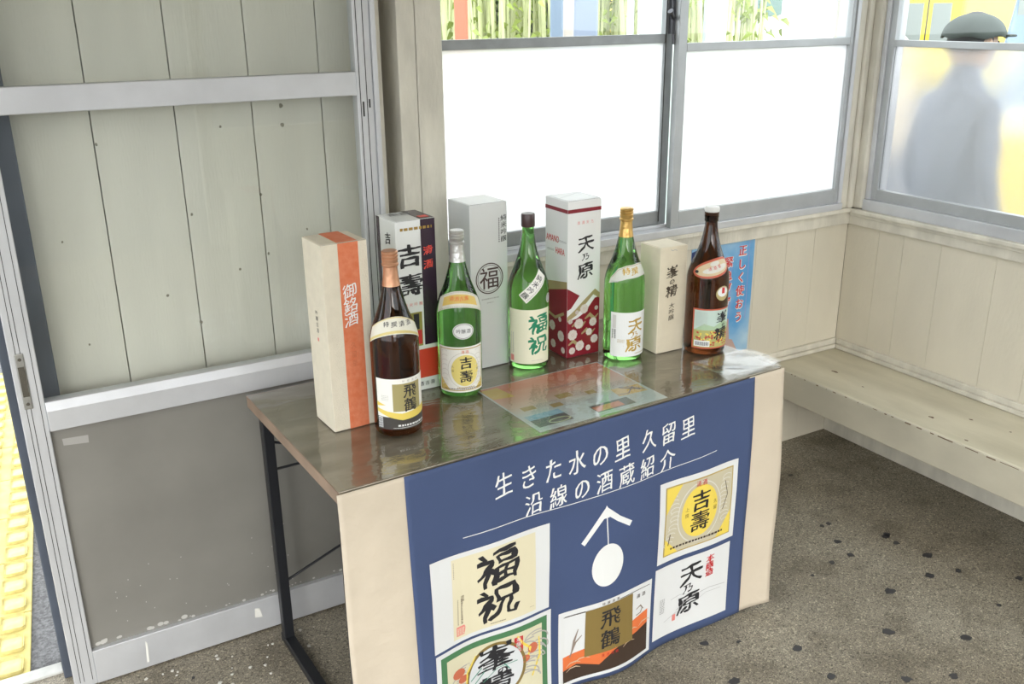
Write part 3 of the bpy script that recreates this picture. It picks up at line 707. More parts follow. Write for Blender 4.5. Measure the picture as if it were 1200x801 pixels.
MB().tube([(.043, TD - .026, .185), (TL - .043, TD - .026, TH - .12)], .0035, 8).build('brace_rod', blk, tb)
MB().tube([(.043, TD - .034, TH - .12), (TL - .043, TD - .034, .185)], .0035, 8).build('brace_rod', blk, tb)

# leaflet under the film
def tbl(u, v, z): # table coordinates -> world
    c, s = math.cos(TYAW), math.sin(TYAW); return Vector((TO.x + u * c - v * s, TO.y + u * s + v * c, z))
lfp = tbl(.475, .012, TH + .0006)
lt = empty('leaflet', lfp, TYAW - math.radians(.6), 'pink and pale blue printed leaflet lying under the clear film on the tabletop', 'leaflet')
LW, LD = .362, .283
paper = mat('leaflet_paper', (.50, .56, .56), .5)
bx('paper', 0, 0, 0, LW, LD, .0006, paper, lt)
fm = lambda u, v, l: Vector((u, v, .0006 + l))
gm_ = bpy.data.materials.new('leaflet_gradient'); gm_.use_nodes = True
nt = gm_.node_tree; tc = nt.nodes.new('ShaderNodeTexCoord'); sx_ = nt.nodes.new('ShaderNodeSeparateXYZ'); cr = nt.nodes.new('ShaderNodeValToRGB')
nt.links.new(tc.outputs['Object'], sx_.inputs[0]); mr = nt.nodes.new('ShaderNodeMapRange'); mr.inputs[1].default_value = .09; mr.inputs[2].default_value = .25
nt.links.new(sx_.outputs[1], mr.inputs[0]); nt.links.new(mr.outputs[0], cr.inputs[0])
cr.color_ramp.elements[0].color = (.46, .55, .55, 1); cr.color_ramp.elements[1].color = (.62, .20, .12, 1)
e_ = cr.color_ramp.elements.new(.35); e_.color = (.58, .45, .36, 1)
nt.links.new(cr.outputs[0], nt.nodes['Principled BSDF'].inputs['Base Color'])
Art().rect(.004, .004, LW - .004, LD - .004).put('background_print', gm_, fm, .0002, lt)
Art().poly([(.005, .21), (.06, .20), (.05, .27), (.005, .27)]).put('yellow_print', ink('leaflet_yellow', (.62, .45, .10)), fm, .0004, lt)
Art().rect(.012, .02, .105, .085).rect(.17, .015, .28, .055).put('photo_print', ink('photo_dark', (.10, .13, .12)), fm, .0004, lt)
Art().rect(.012, .06, .105, .085).put('photo_sky', ink('photo_sky', (.22, .40, .50)), fm, .0005, lt)
Art().rect(.172, .020, .25, .046).put('photo_brick', ink('photo_brick', (.50, .20, .12)), fm, .0005, lt)
Art().ring(.075, .033, .030, .013, .005).put('photo_loop', ink('photo_green', (.45, .55, .35)), fm, .0006, lt)
Art().poly([(.268, .065), (.35, .06), (.355, .105), (.275, .11)]).put('map_print', ink('map_ochre', (.60, .44, .16)), fm, .0004, lt)
Art().line([(.27, .075), (.30, .07), (.335, .10)], .003).line([(.30, .11), (.34, .075)], .006).line([(.32, .105), (.35, .07)], .004).put('map_lines', ink('map_line', (.12, .12, .2)), fm, .0006, lt)
Art().rect(.03, .112, .065, .134).rect(.10, .095, .13, .115).rect(.14, .13, .18, .155).rect(.215, .115, .24, .135).put('thumbnail_print', ink('thumb_gold', (.36, .28, .10)), fm, .0004, lt)
Art().dashes(.07, .115, .135, .135, 4, .4).dashes(.185, .13, .21, .155, 5, .4).dashes(.13, .085, .21, .11, 5, .35).dashes(.25, .12, .34, .15, 5, .35).dashes(.14, .19, .29, .20, 2, .5).put('small_print', ink('leaflet_text', (.30, .28, .26)), fm, .0004, lt)

# clear vinyl film over the table
def film():
    nx, ny = 120, 60; vv = []; ff = []; random.seed(5)
    for j in range(ny + 1):
        for i in range(nx + 1):
            u = -.003 + (TL + .004) * i / nx; v = -.004 + (TD + .006) * j / ny
            e = min(u + .003, TL - u, v + .004, TD - v)
            w = .0009 * (1 + math.sin(19 * u + 7 * v) * math.sin(23 * v - 6 * u)) * .5
            k = max(0, (u - .97) / .24); w += k * (.0045 if v < .13 or v > .31 else .0004) * abs(math.sin(26 * (u * .55 + v) + 2 * math.sin(9 * u))) ** 3
            k2 = max(0, 1 - v / .05); w += k2 * .0016 * abs(math.sin(31 * u + 2 * math.sin(11 * u)))
            k3 = max(0, 1 - u / .12) ; w += k3 * .0018 * abs(math.sin(38 * v + 9 * u))
            vv.append(tbl(u, v, TH + .0026 + w) if not (.10 < u < .97 and v > .06) else tbl(u, v, TH + .0026 + w * .25))
    for j in range(ny):
        for i in range(nx):
            a = j * (nx + 1) + i; ff.append((a, a + 1, a + nx + 2, a + nx + 1))
    me = bpy.data.meshes.new('clear_film'); me.from_pydata([tuple(v) for v in vv], [], ff)
    for p in me.polygons: p.use_smooth = True
    return link('clear_film', me, FILM)
fo_ = film()
def fold(n, u0, u1, lift, amp, ph, v0=-.002, v1=.13):
    nx, ny = 50, 60; vv = []; ff = []
    for j in range(ny + 1):
        for i in range(nx + 1):
            v = v0 + (v1 - v0) * j / ny; u = u0 + (u1 - u0) * i / nx + (.012 * math.sin(14 * v + ph)) * (1 - i / nx)
            w = amp * abs(math.sin(24 * (u * .7 + v * .8) + ph + 2 * math.sin(8 * v + ph))) ** 2
            vv.append(tbl(u, v, TH + lift + w))
    for j in range(ny):
        for i in range(nx):
            a = j * (nx + 1) + i; ff.append((a, a + 1, a + nx + 2, a + nx + 1))
    me = bpy.data.meshes.new(n); me.from_pydata([tuple(v) for v in vv], [], ff)
    for p in me.polygons: p.use_smooth = True
    return link(n, me, FILM, fo_)
fold('folded_layer', 1.02, TL + .002, .0062, .003, .4); fold('folded_layer', 1.05, TL + .001, .0102, .004, 2.1); fold('folded_layer', 1.10, TL + .001, .0062, .004, 1.1, .31, TD); fold('folded_layer', 1.02, TL, .0150, .004, 3.3, .0, .12)
tag(fo_, 'clear glossy vinyl film covering the whole tabletop, wrinkled at its edges', 'film')
TZ = TH + .0036

# ================================================================== BANNER
bnr = empty('cloth_banner', tbl(0, -.006, TH), TYAW, 'blue and beige cloth banner with white lettering and printed cards hanging from the table front', 'banner')
random.seed(11)
def wave(u, v):
    d = max(0, -v) / .69
    return d * (.010 * math.sin(11 * u + .6) + .006 * math.sin(23 * u + 3 * v) + .004 * math.sin(7 * v + 2)) + .002 * math.sin(30 * u + 8 * v) * min(1, d * 4)
def bmap(u, v, l): return Vector((u, -.004 - l - .012 * min(1, -v / .3 if v < 0 else 0) - wave(u, v), v))
navyc = mat('navy_blue_cloth', (.050, .078, .175), .75, 0, .10, 4, .12, 30)
beigec = mat('beige_cloth', (.60, .52, .41), .85, 0, .06, 5, .55, 13, stretch=(1, 1, 1.6))
def cloth(name, u0, u1, v0, v1, m, lift, hem):
    nu = max(6, int((u1 - u0) / .012)); nv = 56; vv = []; ff = []
    for j in range(nv + 1):
        v = v0 + (v1 - v0) * j / nv
        for i in range(nu + 1):
            t = i / nu; u = u0 + (u1 - u0) * t; d = max(0, -v) / .69
            u += hem[0] * math.sin(9 * v + hem[2]) * d * (1 - t) + hem[1] * math.sin(8 * v + hem[2]) * d * t
            vv.append(bmap(u, v, lift))
    for j in range(nv):
        for i in range(nu):
            a = j * (nu + 1) + i; ff.append((a, a + 1, a + nu + 2, a + nu + 1))
    me = bpy.data.meshes.new(name); me.from_pydata([tuple(v) for v in vv], [], ff)
    for p in me.polygons: p.use_smooth = True
    o = link(name, me, m, bnr); md = o.modifiers.new('t', 'SOLIDIFY'); md.thickness = .0012; md.offset = -1
    return o
cloth('side_panel', -.008, .15, -.692, .0, beigec, 0, (.006, 0, 1)); cloth('side_panel', 1.09, 1.212, -.688, .002, beigec, 0, (0, .008, 2.5))
bp_ = cloth('centre_panel', .134, 1.106, -.690, .0, navyc, .0016, (.004, .004, 0))
L0 = .0022
CW = mat('card_white_print', (.70, .71, .71), .55)
def warp_text(): pass
Art().text('生きた水の里', .352 + .012, -.084, .056, .0640, False, .82, .004, KA).text('久留里', .765, -.082, .054, .0605, False, .82, .004, KA) \
     .text('沿線の酒蔵紹介', .424 + .016, -.152, .052, .0640, False, .86, .002, KA) \
     .line([(.259, -.177), (.45, -.1785), (.62, -.182), (.80, -.178), (.985, -.168)], .0018) \
     .put('white_lettering', WH, bmap, L0, bnr, (.03, .03))
eb = Art().ell(.641, -.371, .0465, .0565, 40).line([(.637, -.226), (.641, -.33)], .0030).line([(.637, -.2265), (.600, -.262), (.568, -.2935)], [.016, .014, .013]).line([(.637, -.2265), (.672, -.256), (.708, -.2800)], [.016, .014, .014]).poly([(.629, -.226), (.637, -.213), (.645, -.226), (.645, -.245), (.629, -.245)])
eb.put('ball_emblem', WH, bmap, L0, bnr, (.03, .03))
CELL = (.025, .025)
def card(name, x0, y0, x1, y1):
    return Art().rect(x0, y0, x1, y1).put(name, CW, bmap, .0026, bnr, CELL)
def cmap(l0): return lambda u, v, l: bmap(u, v, l0 + l)
A3 = .0030; A4 = .0033; A5 = .0036; A6 = .0039; A7 = .0042
# 1 cream label card, two big brush characters
c = card('printed_card', .176, -.434, .480, -.211); c['label'] = 'white card with cream panel and two large dark brush characters'
Art().rect(.228, -.424, .442, -.222).put('cream_panel', CREAM, bmap, A3, c, CELL)
Art().text('福', .342, -.274, .098, sx=1, st=dict(wx=.040, wy=.032, jit=.06, slant=.10)).text('祝', .342, -.366, .098, sx=1, st=dict(wx=.040, wy=.032, jit=.06, slant=.10)).put('lettering', K, bmap, A4, c, CELL)
Art().rect(.236, -.417, .259, -.393).put('seal_stamp', PINK, bmap, A4, c, CELL)
Art().dashes(.2385, -.414, .2565, -.396, 4, .55).put('seal_marks', CREAM, bmap, A5, c)
Art().text('清酒', .2525, -.2995 - .02, .0085, .0085).dashes(.2485, -.388, .2535, -.322, 14, .6).dashes(.2395, -.388, .2420, -.322, 16, .5).dashes(.232, -.268, .2335, -.228, 12, .5).dashes(.322, -.418, .36, -.4155, 1, .8).dashes(.425, -.411, .437, -.4095, 1).put('small_print', ink('print_brown', (.16, .12, .08)), bmap, A4, c, CELL)
# 2 round emblem card (green frame), runs off at the bottom
c = card('printed_card', .178, -.664, .486, -.441); c['label'] = 'white card with green framed label and an oval emblem'
Art().rect(.1905, -.655, .474, -.452).put('green_frame', ink('frame_green', (.07, .20, .09)), bmap, A3, c, CELL)
Art().rect(.206, -.641, .459, -.467).put('pale_panel', ink('pale_cream', (.66, .62, .44)), bmap, A4, c, CELL)
cg = Art()
for q in range(16):
    a = random.uniform(-1, 1); cg.ring(.245 + random.uniform(-.02, .02), -.52 + q * -.006, .035, .02, .0035, 14, .3 + a, 2.3 + a)
for q in range(16):
    a = random.uniform(-1, 1); cg.ring(.425 + random.uniform(-.02, .02), -.50 + q * -.007, .035, .022, .0035, 14, .6 + a, 2.6 + a)
cg.put('crane_feathers', ink('feather_grey', (.42, .40, .38)), bmap, A5, c)
Art().line([(.39, -.475), (.405, -.50), (.425, -.52), (.418, -.545)], [.004, .006, .007, .004]).line([(.45, -.50), (.452, -.55), (.43, -.60)], [.003, .006, .004]).line([(.285, -.49), (.262, -.525), (.258, -.56)], [.003, .006, .004]).line([(.225, -.56), (.23, -.60)], .005).put('gold_feathers', YEL, bmap, A6, c)
Art().ell(.238, -.515, .017, .013, 12).ell(.25, -.535, .014, .010, 12).ell(.432, -.523, .014, .014, 12).ell(.412, -.545, .012, .010, 12).put('red_blossom', ink('blossom_red', (.55, .15, .08)), bmap, A6, c)
Art().rect(.382, -.520, .405, -.478).put('red_seal', REDI, bmap, A6, c, CELL)
Art().text('本醸造', .3935, -.485, .0125, .0135, st=RG).put('seal_lettering', CW, bmap, A7, c)
Art().ell(.335, -.555, .078, .082, 48).put('oval_rim', BRZ, bmap, A6, c, CELL)
Art().ell(.335, -.555, .070, .074, 48).put('oval_field', ink('oval_white', (.64, .66, .67)), bmap, .0045, c, CELL)
Art().line([(.27, -.553), (.30, -.53)], .003).line([(.28, -.567), (.312, -.538)], .003).line([(.30, -.575), (.34, -.545), (.39, -.54)], .002).line([(.35, -.53), (.37, -.556)], .003).put('mountain_print', ink('mountain_green', (.10, .30, .22)), bmap, .0048, c)
Art().text('峯', .335, -.516, .078, sx=1.1, st=BR).text('の', .352, -.556, .025, st=BR).text('精', .335, -.592, .070, sx=1.1, st=BR).put('lettering', K, bmap, .0051, c, CELL)
# 3 crane card, bronze square
c = card('printed_card', .508, -.678, .788, -.466); c['label'] = 'white card with bronze square on an orange landscape print'
Art().poly([(.521, -.66), (.521, -.595), (.60, -.585), (.70, -.565), (.776, -.548), (.776, -.66)]).put('orange_ground', ORG, bmap, A3, c, CELL)
Art().poly([(.521, -.668), (.521, -.634), (.56, -.625), (.62, -.645), (.66, -.618), (.70, -.603), (.74, -.598), (.776, -.587), (.776, -.668)]).put('dark_ground', DBR, bmap, A4, c, CELL)
cr_ = Art()
for (x0, y0) in [(.53, -.625), (.555, -.62), (.665, -.61), (.70, -.59), (.745, -.585), (.53, -.64), (.69, -.62)]:
    cr_.line([(x0, y0), (x0 + .012, y0 + .008), (x0 + .028, y0 + .009), (x0 + .04, y0 + .004)], [.001, .003, .003, .001])
cr_.put('pale_waves', ink('wave_cream', (.62, .45, .30)), bmap, A5, c)
Art().line([(.562, -.525), (.552, -.555), (.545, -.585)], [.002, .006, .002]).line([(.572, -.545), (.555, -.562), (.54, -.60)], [.002, .005, .003]).line([(.735, -.533), (.75, -.527), (.76, -.54)], [.002, .005, .002]).line([(.735, -.55), (.75, -.548), (.757, -.535)], .003).put('crane_print', ink('crane_grey', (.28, .22, .18)), bmap, A5, c)
Art().rect(.580, -.612, .722, -.480).put('bronze_square', BRZ, bmap, A6, c, CELL)
Art().text('飛鶴', .651, -.519, .050, .058, sx=1.15, st=dict(wx=.024, wy=.018, jit=.02, slant=.02)).put('lettering', K, bmap, A7, c, CELL)
Art().text('清酒', .742, -.497, .012, .018, False, st=RG).dashes(.525, -.4805, .58, -.4790, 1, 1.).rect(.522, -.482, .64, -.4806).rect(.68, -.479, .78, -.4776).text('特撰清酒', .63, -.4765 + .002, .008, .0145, False, st=RG).put('small_print', DBR, bmap, A4, c, CELL)
Art().text('清酒飛鶴', .630, -.622, .0085, .0135, False, st=RG).put('foot_print', REDI, bmap, A5, c)
# 4 yellow label card
c = card('printed_card', .803, -.437, 1.064, -.211); c['label'] = 'white card with yellow square label and black brush characters'
Art().rect(.822, -.420, 1.048, -.226).put('ochre_border', ink('ochre', (.45, .33, .10)), bmap, A3, c, CELL)
Art().rect(.8255, -.4165, 1.0445, -.2295).put('silver_field', ink('label_khaki', (.55, .50, .36)), bmap, A4, c, CELL)
fe = Art()
for sx_s in (-1, 1):
    for q in range(13):
        fe.ring(.935 + sx_s * (.092 - .012 * math.sin(q * .3)), -.25 - q * .0115, .016, .009, .0022, 12, .4, 2.8 if q % 2 else 3.9)
    fe.ring(.935, -.322, .072, .086, .003, 40)
fe.put('silver_feathers', ink('silver_print', (.66, .64, .58)), bmap, A5, c, CELL)
Art().poly([(.8255, -.2295), (.875, -.2295), (.8255, -.30)]).poly([(1.0445, -.4165), (.995, -.4165), (1.0445, -.35)]).poly([(.8255, -.4165), (.87, -.4165), (.8255, -.37)]).ell(.935, -.319, .059, .073, 40).put('yellow_disc', YEL, bmap, A5 + .0002, c, CELL)
Art().text('吉', .937, -.290, .054, sx=1.12, st=dict(wx=.028, wy=.024, jit=.02, slant=.03)).text('壽', .937, -.349, .056, sx=1.08, st=dict(wx=.022, wy=.016, jit=.02, slant=.03)).put('lettering', K, bmap, A7, c, CELL)
Art().text('清酒', .926, -.2415, .016, .019, False, st=RG).put('red_lettering', REDI, bmap, A7, c)
Art().text('上撰', .893, -.305, .012, .018, st=RG).text('久留', .985, -.305, .012, .018, st=RG).put('side_lettering', BRZ, bmap, A7, c)
Art().dashes(.845, -.405, 1.02, -.398, 1, .8).line([(.836, -.39), (.842, -.36)], .003).line([(1.02, -.26), (1.03, -.30), (1.015, -.34)], .002).put('dark_marks', DBR, bmap, A6, c, CELL)
# 5 white card with running script
c = card('printed_card', .800, -.663, 1.056, -.450); c['label'] = 'white card with tall black running script and red mark'
Art().text('天', .925, -.503, .068, sx=1.0, st=BR).text('乃', .918, -.545, .030, st=BR).text('原', .922, -.590, .062, sx=1.15, st=BR).put('lettering', K, bmap, A4, c, CELL)
Art().text('本醸造', .986, -.476, .024, .0215, st=BR).put('red_lettering', REDI, bmap, A4, c, CELL)
Art().rect(.868, -.628, .879, -.609).put('seal_stamp', PINK, bmap, A4, c, CELL)
Art().line([(.88, -.60), (.93, -.575), (.99, -.566), (1.045, -.572)], .0015).line([(.93, -.60), (.98, -.578), (1.03, -.58)], .001).line([(.86, -.56), (.89, -.555), (.91, -.56)], .001).line([(.84, -.62), (.88, -.605), (.93, -.612)], .001).dashes(.822, -.59, .838, -.545, 9, .6).put('ink_landscape', GREYI, bmap, A4, c, CELL)

# ================================================================== GIFT BOXES
def gift_box(name, x, y, yaw, w, d, h, m, label, edge=None, flapm=None):
    B = empty(name, (x, y, TZ), math.radians(yaw), label, 'box')
    bx('carton', 0, 0, 0, w, d, h, m, B, .0012)
    f = MB().box(.0035, .0022, h - .0004, w - .0035, d - .003, h + .0009).build('lid_flap', flapm or m, B, .0003)
    bx('lid_slot', .004, .0012, h - .0002, w - .004, .0022, h + .0002, edge or DBR, B)
    fr_ = lambda u, v, l: Vector((u, -l, v))                     # front face
    le = lambda u, v, l: Vector((-l, d - u, v))                  # left face, u from the rear edge
    to = lambda u, v, l: Vector((u, v, h + .0009 + l))
    return B, fr_, le, to, w, d, h
e = .0004
# box 1 cream with orange band
B, F_, Lf, To, w, d, h = gift_box('gift_box', .607, 1.826, 2.8, .103, .104, .418, mat('cream_textured_board', (.72, .66, .53), .6, 0, .06, 40, .2, 300), 'cream box with a broad orange band and white brush lettering, leftmost on the table')
om = mat('orange_washi_print', (.62, .155, .06), .65, 0, .22, 60, .1, 200, col2=(.68, .22, .11))
Art().rect(w * .355, .0, w * .80, h).put('orange_band', om, F_, e, B); Art().rect(w * .355, .0022, w * .80, d).put('orange_band', om, To, e, B)
Art().text('御銘酒', w * .555, .313, .0355, .0310, sx=.82, st=dict(wx=.012, wy=.004, jit=.05, slant=.16)).put('white_lettering', WH, F_, 2 * e, B)
Art().text('久留里', w * .56, .192, .015, .021, sx=.8, st=RG).put('faint_lettering', ink('faint_orange', (.50, .14, .06)), F_, 2 * e, B)
Art().text('吟醸古酒', d * .50, .262, .0115, .0135, st=BM_).put('small_lettering', ink('soft_black', (.15, .14, .12)), Lf, e, B)
Art().rect(d * .45, .197, d * .53, .205).put('red_seal', PINK, Lf, e, B)
# box 2 white / dark with red band
B, F_, Lf, To, w, d, h = gift_box('gift_box', .823, 1.944, 1.74, .101, .101, .419, mat('white_gloss_board', (.78, .80, .79), .25), 'white and black box with black brush characters and a red band at its foot', K)
DK = ink('aubergine', (.035, .018, .035), .25)
Art().rect(w * .63, .115, w, h).put('dark_panel', DK, F_, e, B); Art().rect(w * .63, .0022, w, d).put('dark_panel', DK, To, e, B); Art().rect(0, .0, .018, h).put('dark_panel', DK, Lf, e, B)
Art().rect(0, .032, w, .105).put('red_band', ink('vermilion', (.62, .06, .03), .3), F_, e, B)
Art().text('吉壽', w * .33, .337, .058, .070, sx=.98, st=dict(wx=.044, wy=.036, jit=.03, slant=.02)).put('black_lettering', K, F_, 2 * e, B)
Art().text('吉', d * .60, .375, .03, sx=1, st=BR).put('black_lettering', K, Lf, e, B)
Art().text('清酒', w * .80, .345, .023, .033, sx=.95, st=BR).put('red_lettering', ink('bright_red', (.72, .07, .05)), F_, 2 * e, B)
Art().dashes(w * .12, .397, w * .92, .405, 1, .8).put('gold_print', GOLD, F_, 2 * e, B)
Art().text('純米吟醸', w * .18, .22, .009, .013, False, st=RG).put('pink_lettering', PINK, F_, 2 * e, B)
Art().rect(w * .1, .115, w * .58, .20).put('picture_ground', ink('picture_olive', (.30, .27, .06)), F_, 2 * e, B)
Art().rect(w * .38, .12, w * .56, .155).rect(w * .2, .13, w * .3, .15).put('picture_red', REDI, F_, 3 * e, B); Art().rect(w * .36, .158, w * .50, .196).rect(w * .12, .155, w * .3, .16).put('picture_dark', K, F_, 3 * e, B)
Art().text('清酒吉壽', w * .35, .017, .011, .015, False, st=RG).put('small_lettering', K, F_, 2 * e, B)
Art().poly([(w * .70, .012), (w * .93, .012), (w * .93, .033), (w * .70, .033)]).put('red_badge', ink('bright_red', (.7, .1, .05)), To, 2 * e, B)
Art().text('吉壽', w * .30, .075, .028, .03, False, st=BR).put('top_lettering', ink('top_grey', (.25, .25, .24)), To, 2 * e, B)
# box 3 silver
sil = mat('silver_pearl_board', (.66, .68, .68), .3, .15)
B, F_, Lf, To, w, d, h = gift_box('gift_box', 1.040, 1.995, 2.2, .107, .106, .425, sil, 'plain silver grey box with a round ringed emblem on its front')
Art().ring(w * .50, .236, .040, .040, .0028, 48).ring(w * .50, .236, .0345, .0345, .0012, 48).text('福', w * .50, .236, .056, sx=.98, st=dict(wx=.006, wy=.004)).put('round_emblem', ink('emblem_brown', (.06, .03, .03)), F_, e, B)
Art().text('純米吟醸', w * .90, .385, .017, .0175, sx=.9, st=BM_).dashes(w * .765, .325, w * .79, .388, 12, .6).put('black_lettering', K, F_, e, B)
Art().dashes(w * .28, .182, w * .75, .186, 1, .8).dashes(w * .42, .172, w * .60, .175, 1, .8).put('grey_print', GREYI, F_, e, B)
# box 4 white with red flower pattern
B, F_, Lf, To, w, d, h = gift_box('gift_box', 1.292, 1.945, .86, .103, .103, .415, mat('pearl_white_board', (.77, .78, .77), .3), 'white box with a crimson and gold flower pattern around its lower half')
CR = ink('crimson', (.22, .010, .022), .35); GP = ink('pattern_gold', (.42, .34, .17), .4, .2)
Art().rect(0, .385, w, .3945).put('crimson_band', CR, F_, e, B); Art().rect(0, .385, d, .3945).put('crimson_band', CR, Lf, e, B)
Art().frame(.004, .004, w - .004, d - .004, .0012).line([(.01, .05), (.095, .09)], .0012).put('lid_lines', ink('lid_grey', (.40, .42, .42)), To, e, B)
Art().poly([(0, .0), (w, 0), (w, .155), (w * .85, .153), (w * .55, .118), (w * .3, .105), (0, .10)]).poly([(0, .190), (w * .38, .166), (w * .12, .135), (0, .13)]).put('crimson_field', CR, F_, e, B)
Art().poly([(0, .10), (w * .3, .115), (w * .8, .163), (w, .150), (w, .165), (w * .85, .178), (w * .55, .155), (w * .25, .13), (0, .113)]).put('gold_cloud', GP, F_, 2 * e, B)
gc = Art()
for (a, b) in [(.15, .085), (.45, .06), (.05, .035), (.55, .10)]:
    gc.line([(w * a, b), (w * (a + .15), b + .010), (w * (a + .3), b - .004), (w * (a + .42), b + .008)], [.004, .011, .011, .003])
gc.put('gold_streams', GP, F_, 2 * e, B)
def flowers(fmap_, pts, nm):
    fw = Art(); ctr = Art()
    for (a, b, r) in pts:
        for k in range(9): t = 2 * PI * k / 9 + a * 40; fw.ell(a + r * .62 * math.cos(t), b + r * .62 * math.sin(t), r * .40, r * .40, 8)
        fw.ell(a, b, r * .5, r * .5, 10)
        for k in range(6): t = 2 * PI * k / 6; ctr.ell(a + r * .25 * math.cos(t), b + r * .25 * math.sin(t), r * .06, r * .06, 5)
    fw.put(nm, ink('blossom_white', (.66, .60, .55)), fmap_, 3 * e, B); ctr.put('flower_hearts', ink('heart_red', (.45, .12, .08)), fmap_, 4 * e, B)
flowers(F_, [(w * .52, .128, .013), (w * .36, .090, .014), (w * .80, .088, .012), (w * .17, .062, .015), (w * .68, .062, .010), (w * .40, .028, .014), (w * .85, .040, .012), (w * .16, .018, .010), (w * .66, .018, .008), (w * .90, .125, .006), (w * .10, .10, .007), (w * .30, .122, .006)], 'white_flowers')
Art().rect(0, 0, d, .165).poly([(0, .165), (d, .165), (d, .190)]).put('crimson_field', CR, Lf, e, B)
Art().poly([(0, .165), (d, .190), (d, .208), (0, .192)]).line([(.01, .11), (.05, .10), (.09, .12)], .008).put('gold_cloud', GP, Lf, 2 * e, B)
flowers(Lf, [(d * .35, .075, .014), (d * .75, .055, .015), (d * .4, .025, .012), (d * .85, .018, .009), (d * .7, .10, .007)], 'white_flowers')
Art().text('天', w * .55, .302, .046, sx=1.0, st=BR).text('乃', w * .55, .268, .020, st=BR).text('原', w * .55, .231, .046, sx=1.0, st=BR).put('black_lettering', K, F_, e, B)
Art().text('清酒天乃', w * .32, .358, .0085, .014, False, st=RG).put('pink_lettering', PINK, F_, e, B)
Art().words('AMANO', d * .05, .303, .024, .66).words('AMANO', d * .05 + .0006, .3034, .024, .66).words('HARA', d * .46, .274, .024, .66).words('HARA', d * .46 + .0006, .2744, .024, .66).put('red_lettering', REDI, Lf, e, B)
Art().dashes(d * .56, .307, d * .95, .313, 2, .6).dashes(d * .1, .278, d * .4, .284, 2, .6).put('grey_print', GREYI, Lf, e, B)
# box 5 small cream
B, F_, Lf, To, w, d, h = gift_box('gift_box', 1.512, 1.846, -.6, .089, .083, .287, mat('ivory_board', (.72, .65, .50), .55, 0, .05, 30, .1, 300), 'short plain ivory box with vertical black brush lettering, smallest of the boxes', CREAM)
Art().text('峯の精', w * .47, .219, .033, .0255, sx=.95, st=BR, sizes=(1.1, .5, 1.05)).text('大吟醸', w * .50, .128, .0165, .0165, st=BM_).put('black_lettering', ink('warm_black', (.06, .045, .03)), F_, e, B)
Art().line([(w * .38, .2805), (w * .45, .277), (w * .52, .279), (w * .62, .276)], .0016).put('tape_mark', GREYI, F_, e, B)

# ================================================================== BOTTLES
PR = [(0, .044), (.003, .0495), (.010, .0522), (.05, .0525), (.195, .0525), (.215, .0512), (.235, .0462), (.255, .0385), (.275, .0310), (.295, .0250), (.315, .0202), (.335, .0168), (.352, .0150), (.368, .0146)]
def rad(z):
    z = max(0, min(z, PR[-1][0] - 1e-6))
    for i in range(len(PR) - 1):
        if PR[i][0] <= z <= PR[i + 1][0]:
            p0 = PR[max(i - 1, 0)]; p1 = PR[i]; p2 = PR[i + 1]; p3 = PR[min(i + 2, len(PR) - 1)]
            t = (z - p1[0]) / (p2[0] - p1[0]); h_ = p2[0] - p1[0]
            m1 = (p2[1] - p0[1]) / max(1e-6, p2[0] - p0[0]) * h_; m2 = (p3[1] - p1[1]) / max(1e-6, p3[0] - p1[0]) * h_
            if i < 2: m1 = m2 = p2[1] - p1[1]
            return (2 * t ** 3 - 3 * t * t + 1) * p1[1] + (t ** 3 - 2 * t * t + t) * m1 + (-2 * t ** 3 + 3 * t * t) * p2[1] + (t ** 3 - t * t) * m2
    return PR[-1][1]
LC = (.006, .02); NC = (.006, .008)
def bottle(x, y, gm, scale, capspec, label):
    az = math.atan2(-y, -x)          # towards the viewer
    B = empty('sake_bottle', (x, y, TZ), 0, label, 'bottle'); B.scale = scale
    prof = [(.001, .004), (.030, .004), (.040, .0005), (.044, 0)] + [(rad(z), z) for z in [.003, .006, .010, .02, .05, .1, .15, .19] + [.195 + k * .006 for k in range(30)] if 0 < z < .369]
    prof += [(.0146, .370), (.0146, .374)]
    body = MB().lathe(prof, 72).build('glass_body', gm, B, 0, True)
    kind, cm = capspec
    if kind == 'foil':
        pf = [(rad(.322) + .0004, .322)] + [(rad(z) + .0005, z) for z in (.33, .34, .35, .358)] + [(.0152, .362), (.0175, .364), (.0178, .368), (.0162, .370), (.0165, .374), (.0172, .375), (.0172, .379), (.0160, .380), (.0172, .382), (.0172, .386), (.0160, .387), (.0172, .389), (.0172, .393), (.0150, .395)]
    elif kind == 'dark':
        pf = [(.0150, .362), (.0172, .363), (.0174, .366), (.0172, .392), (.0160, .395)]
    else:
        pf = [(.0150, .372), (.0160, .373), (.0182, .384), (.0184, .386), (.0184, .390), (.0170, .394), (.012, .395)]
    cap = MB().lathe(pf, 40).build('cap', cm, B, 0, True)
    if kind == 'white':
        MB().lathe([(.0152, .355), (.0170, .357), (.0170, .366), (.0176, .368), (.0176, .383), (.0160, .384)], 36).build('glass_lip', gm, B, 0, True)
    def fm_(deg):
        a0 = az + math.radians(deg)
        def f(u, v, l):
            r = rad(v) + .0004 + l; a = a0 + u / .0525; return Vector((r * math.cos(a), r * math.sin(a), v))
        return f
    def fn_(deg, vref):
        a0 = az + math.radians(deg); r0 = rad(vref)
        def f(u, v, l):
            r = rad(v) + .0004 + l; a = a0 + u / r0; return Vector((r * math.cos(a), r * math.sin(a), v))
        return f
    return B, fm_, fn_
def arc_band(u0, u1, v0, h, k, n=12, taper=0):
    top = []; bot = []
    for i in range(n + 1):
        u = u0 + (u1 - u0) * i / n; vv = v0 - k * u * u; top.append((u, vv + h / 2)); bot.append((u, vv - h / 2))
    return top, bot
def band(art, u0, u1, v0, h, k, n=14):
    t, b = arc_band(u0, u1, v0, h, k, n); m_ = len(t); return art.add(t + b, [(i, i + 1, m_ + i + 1, m_ + i) for i in range(n)])
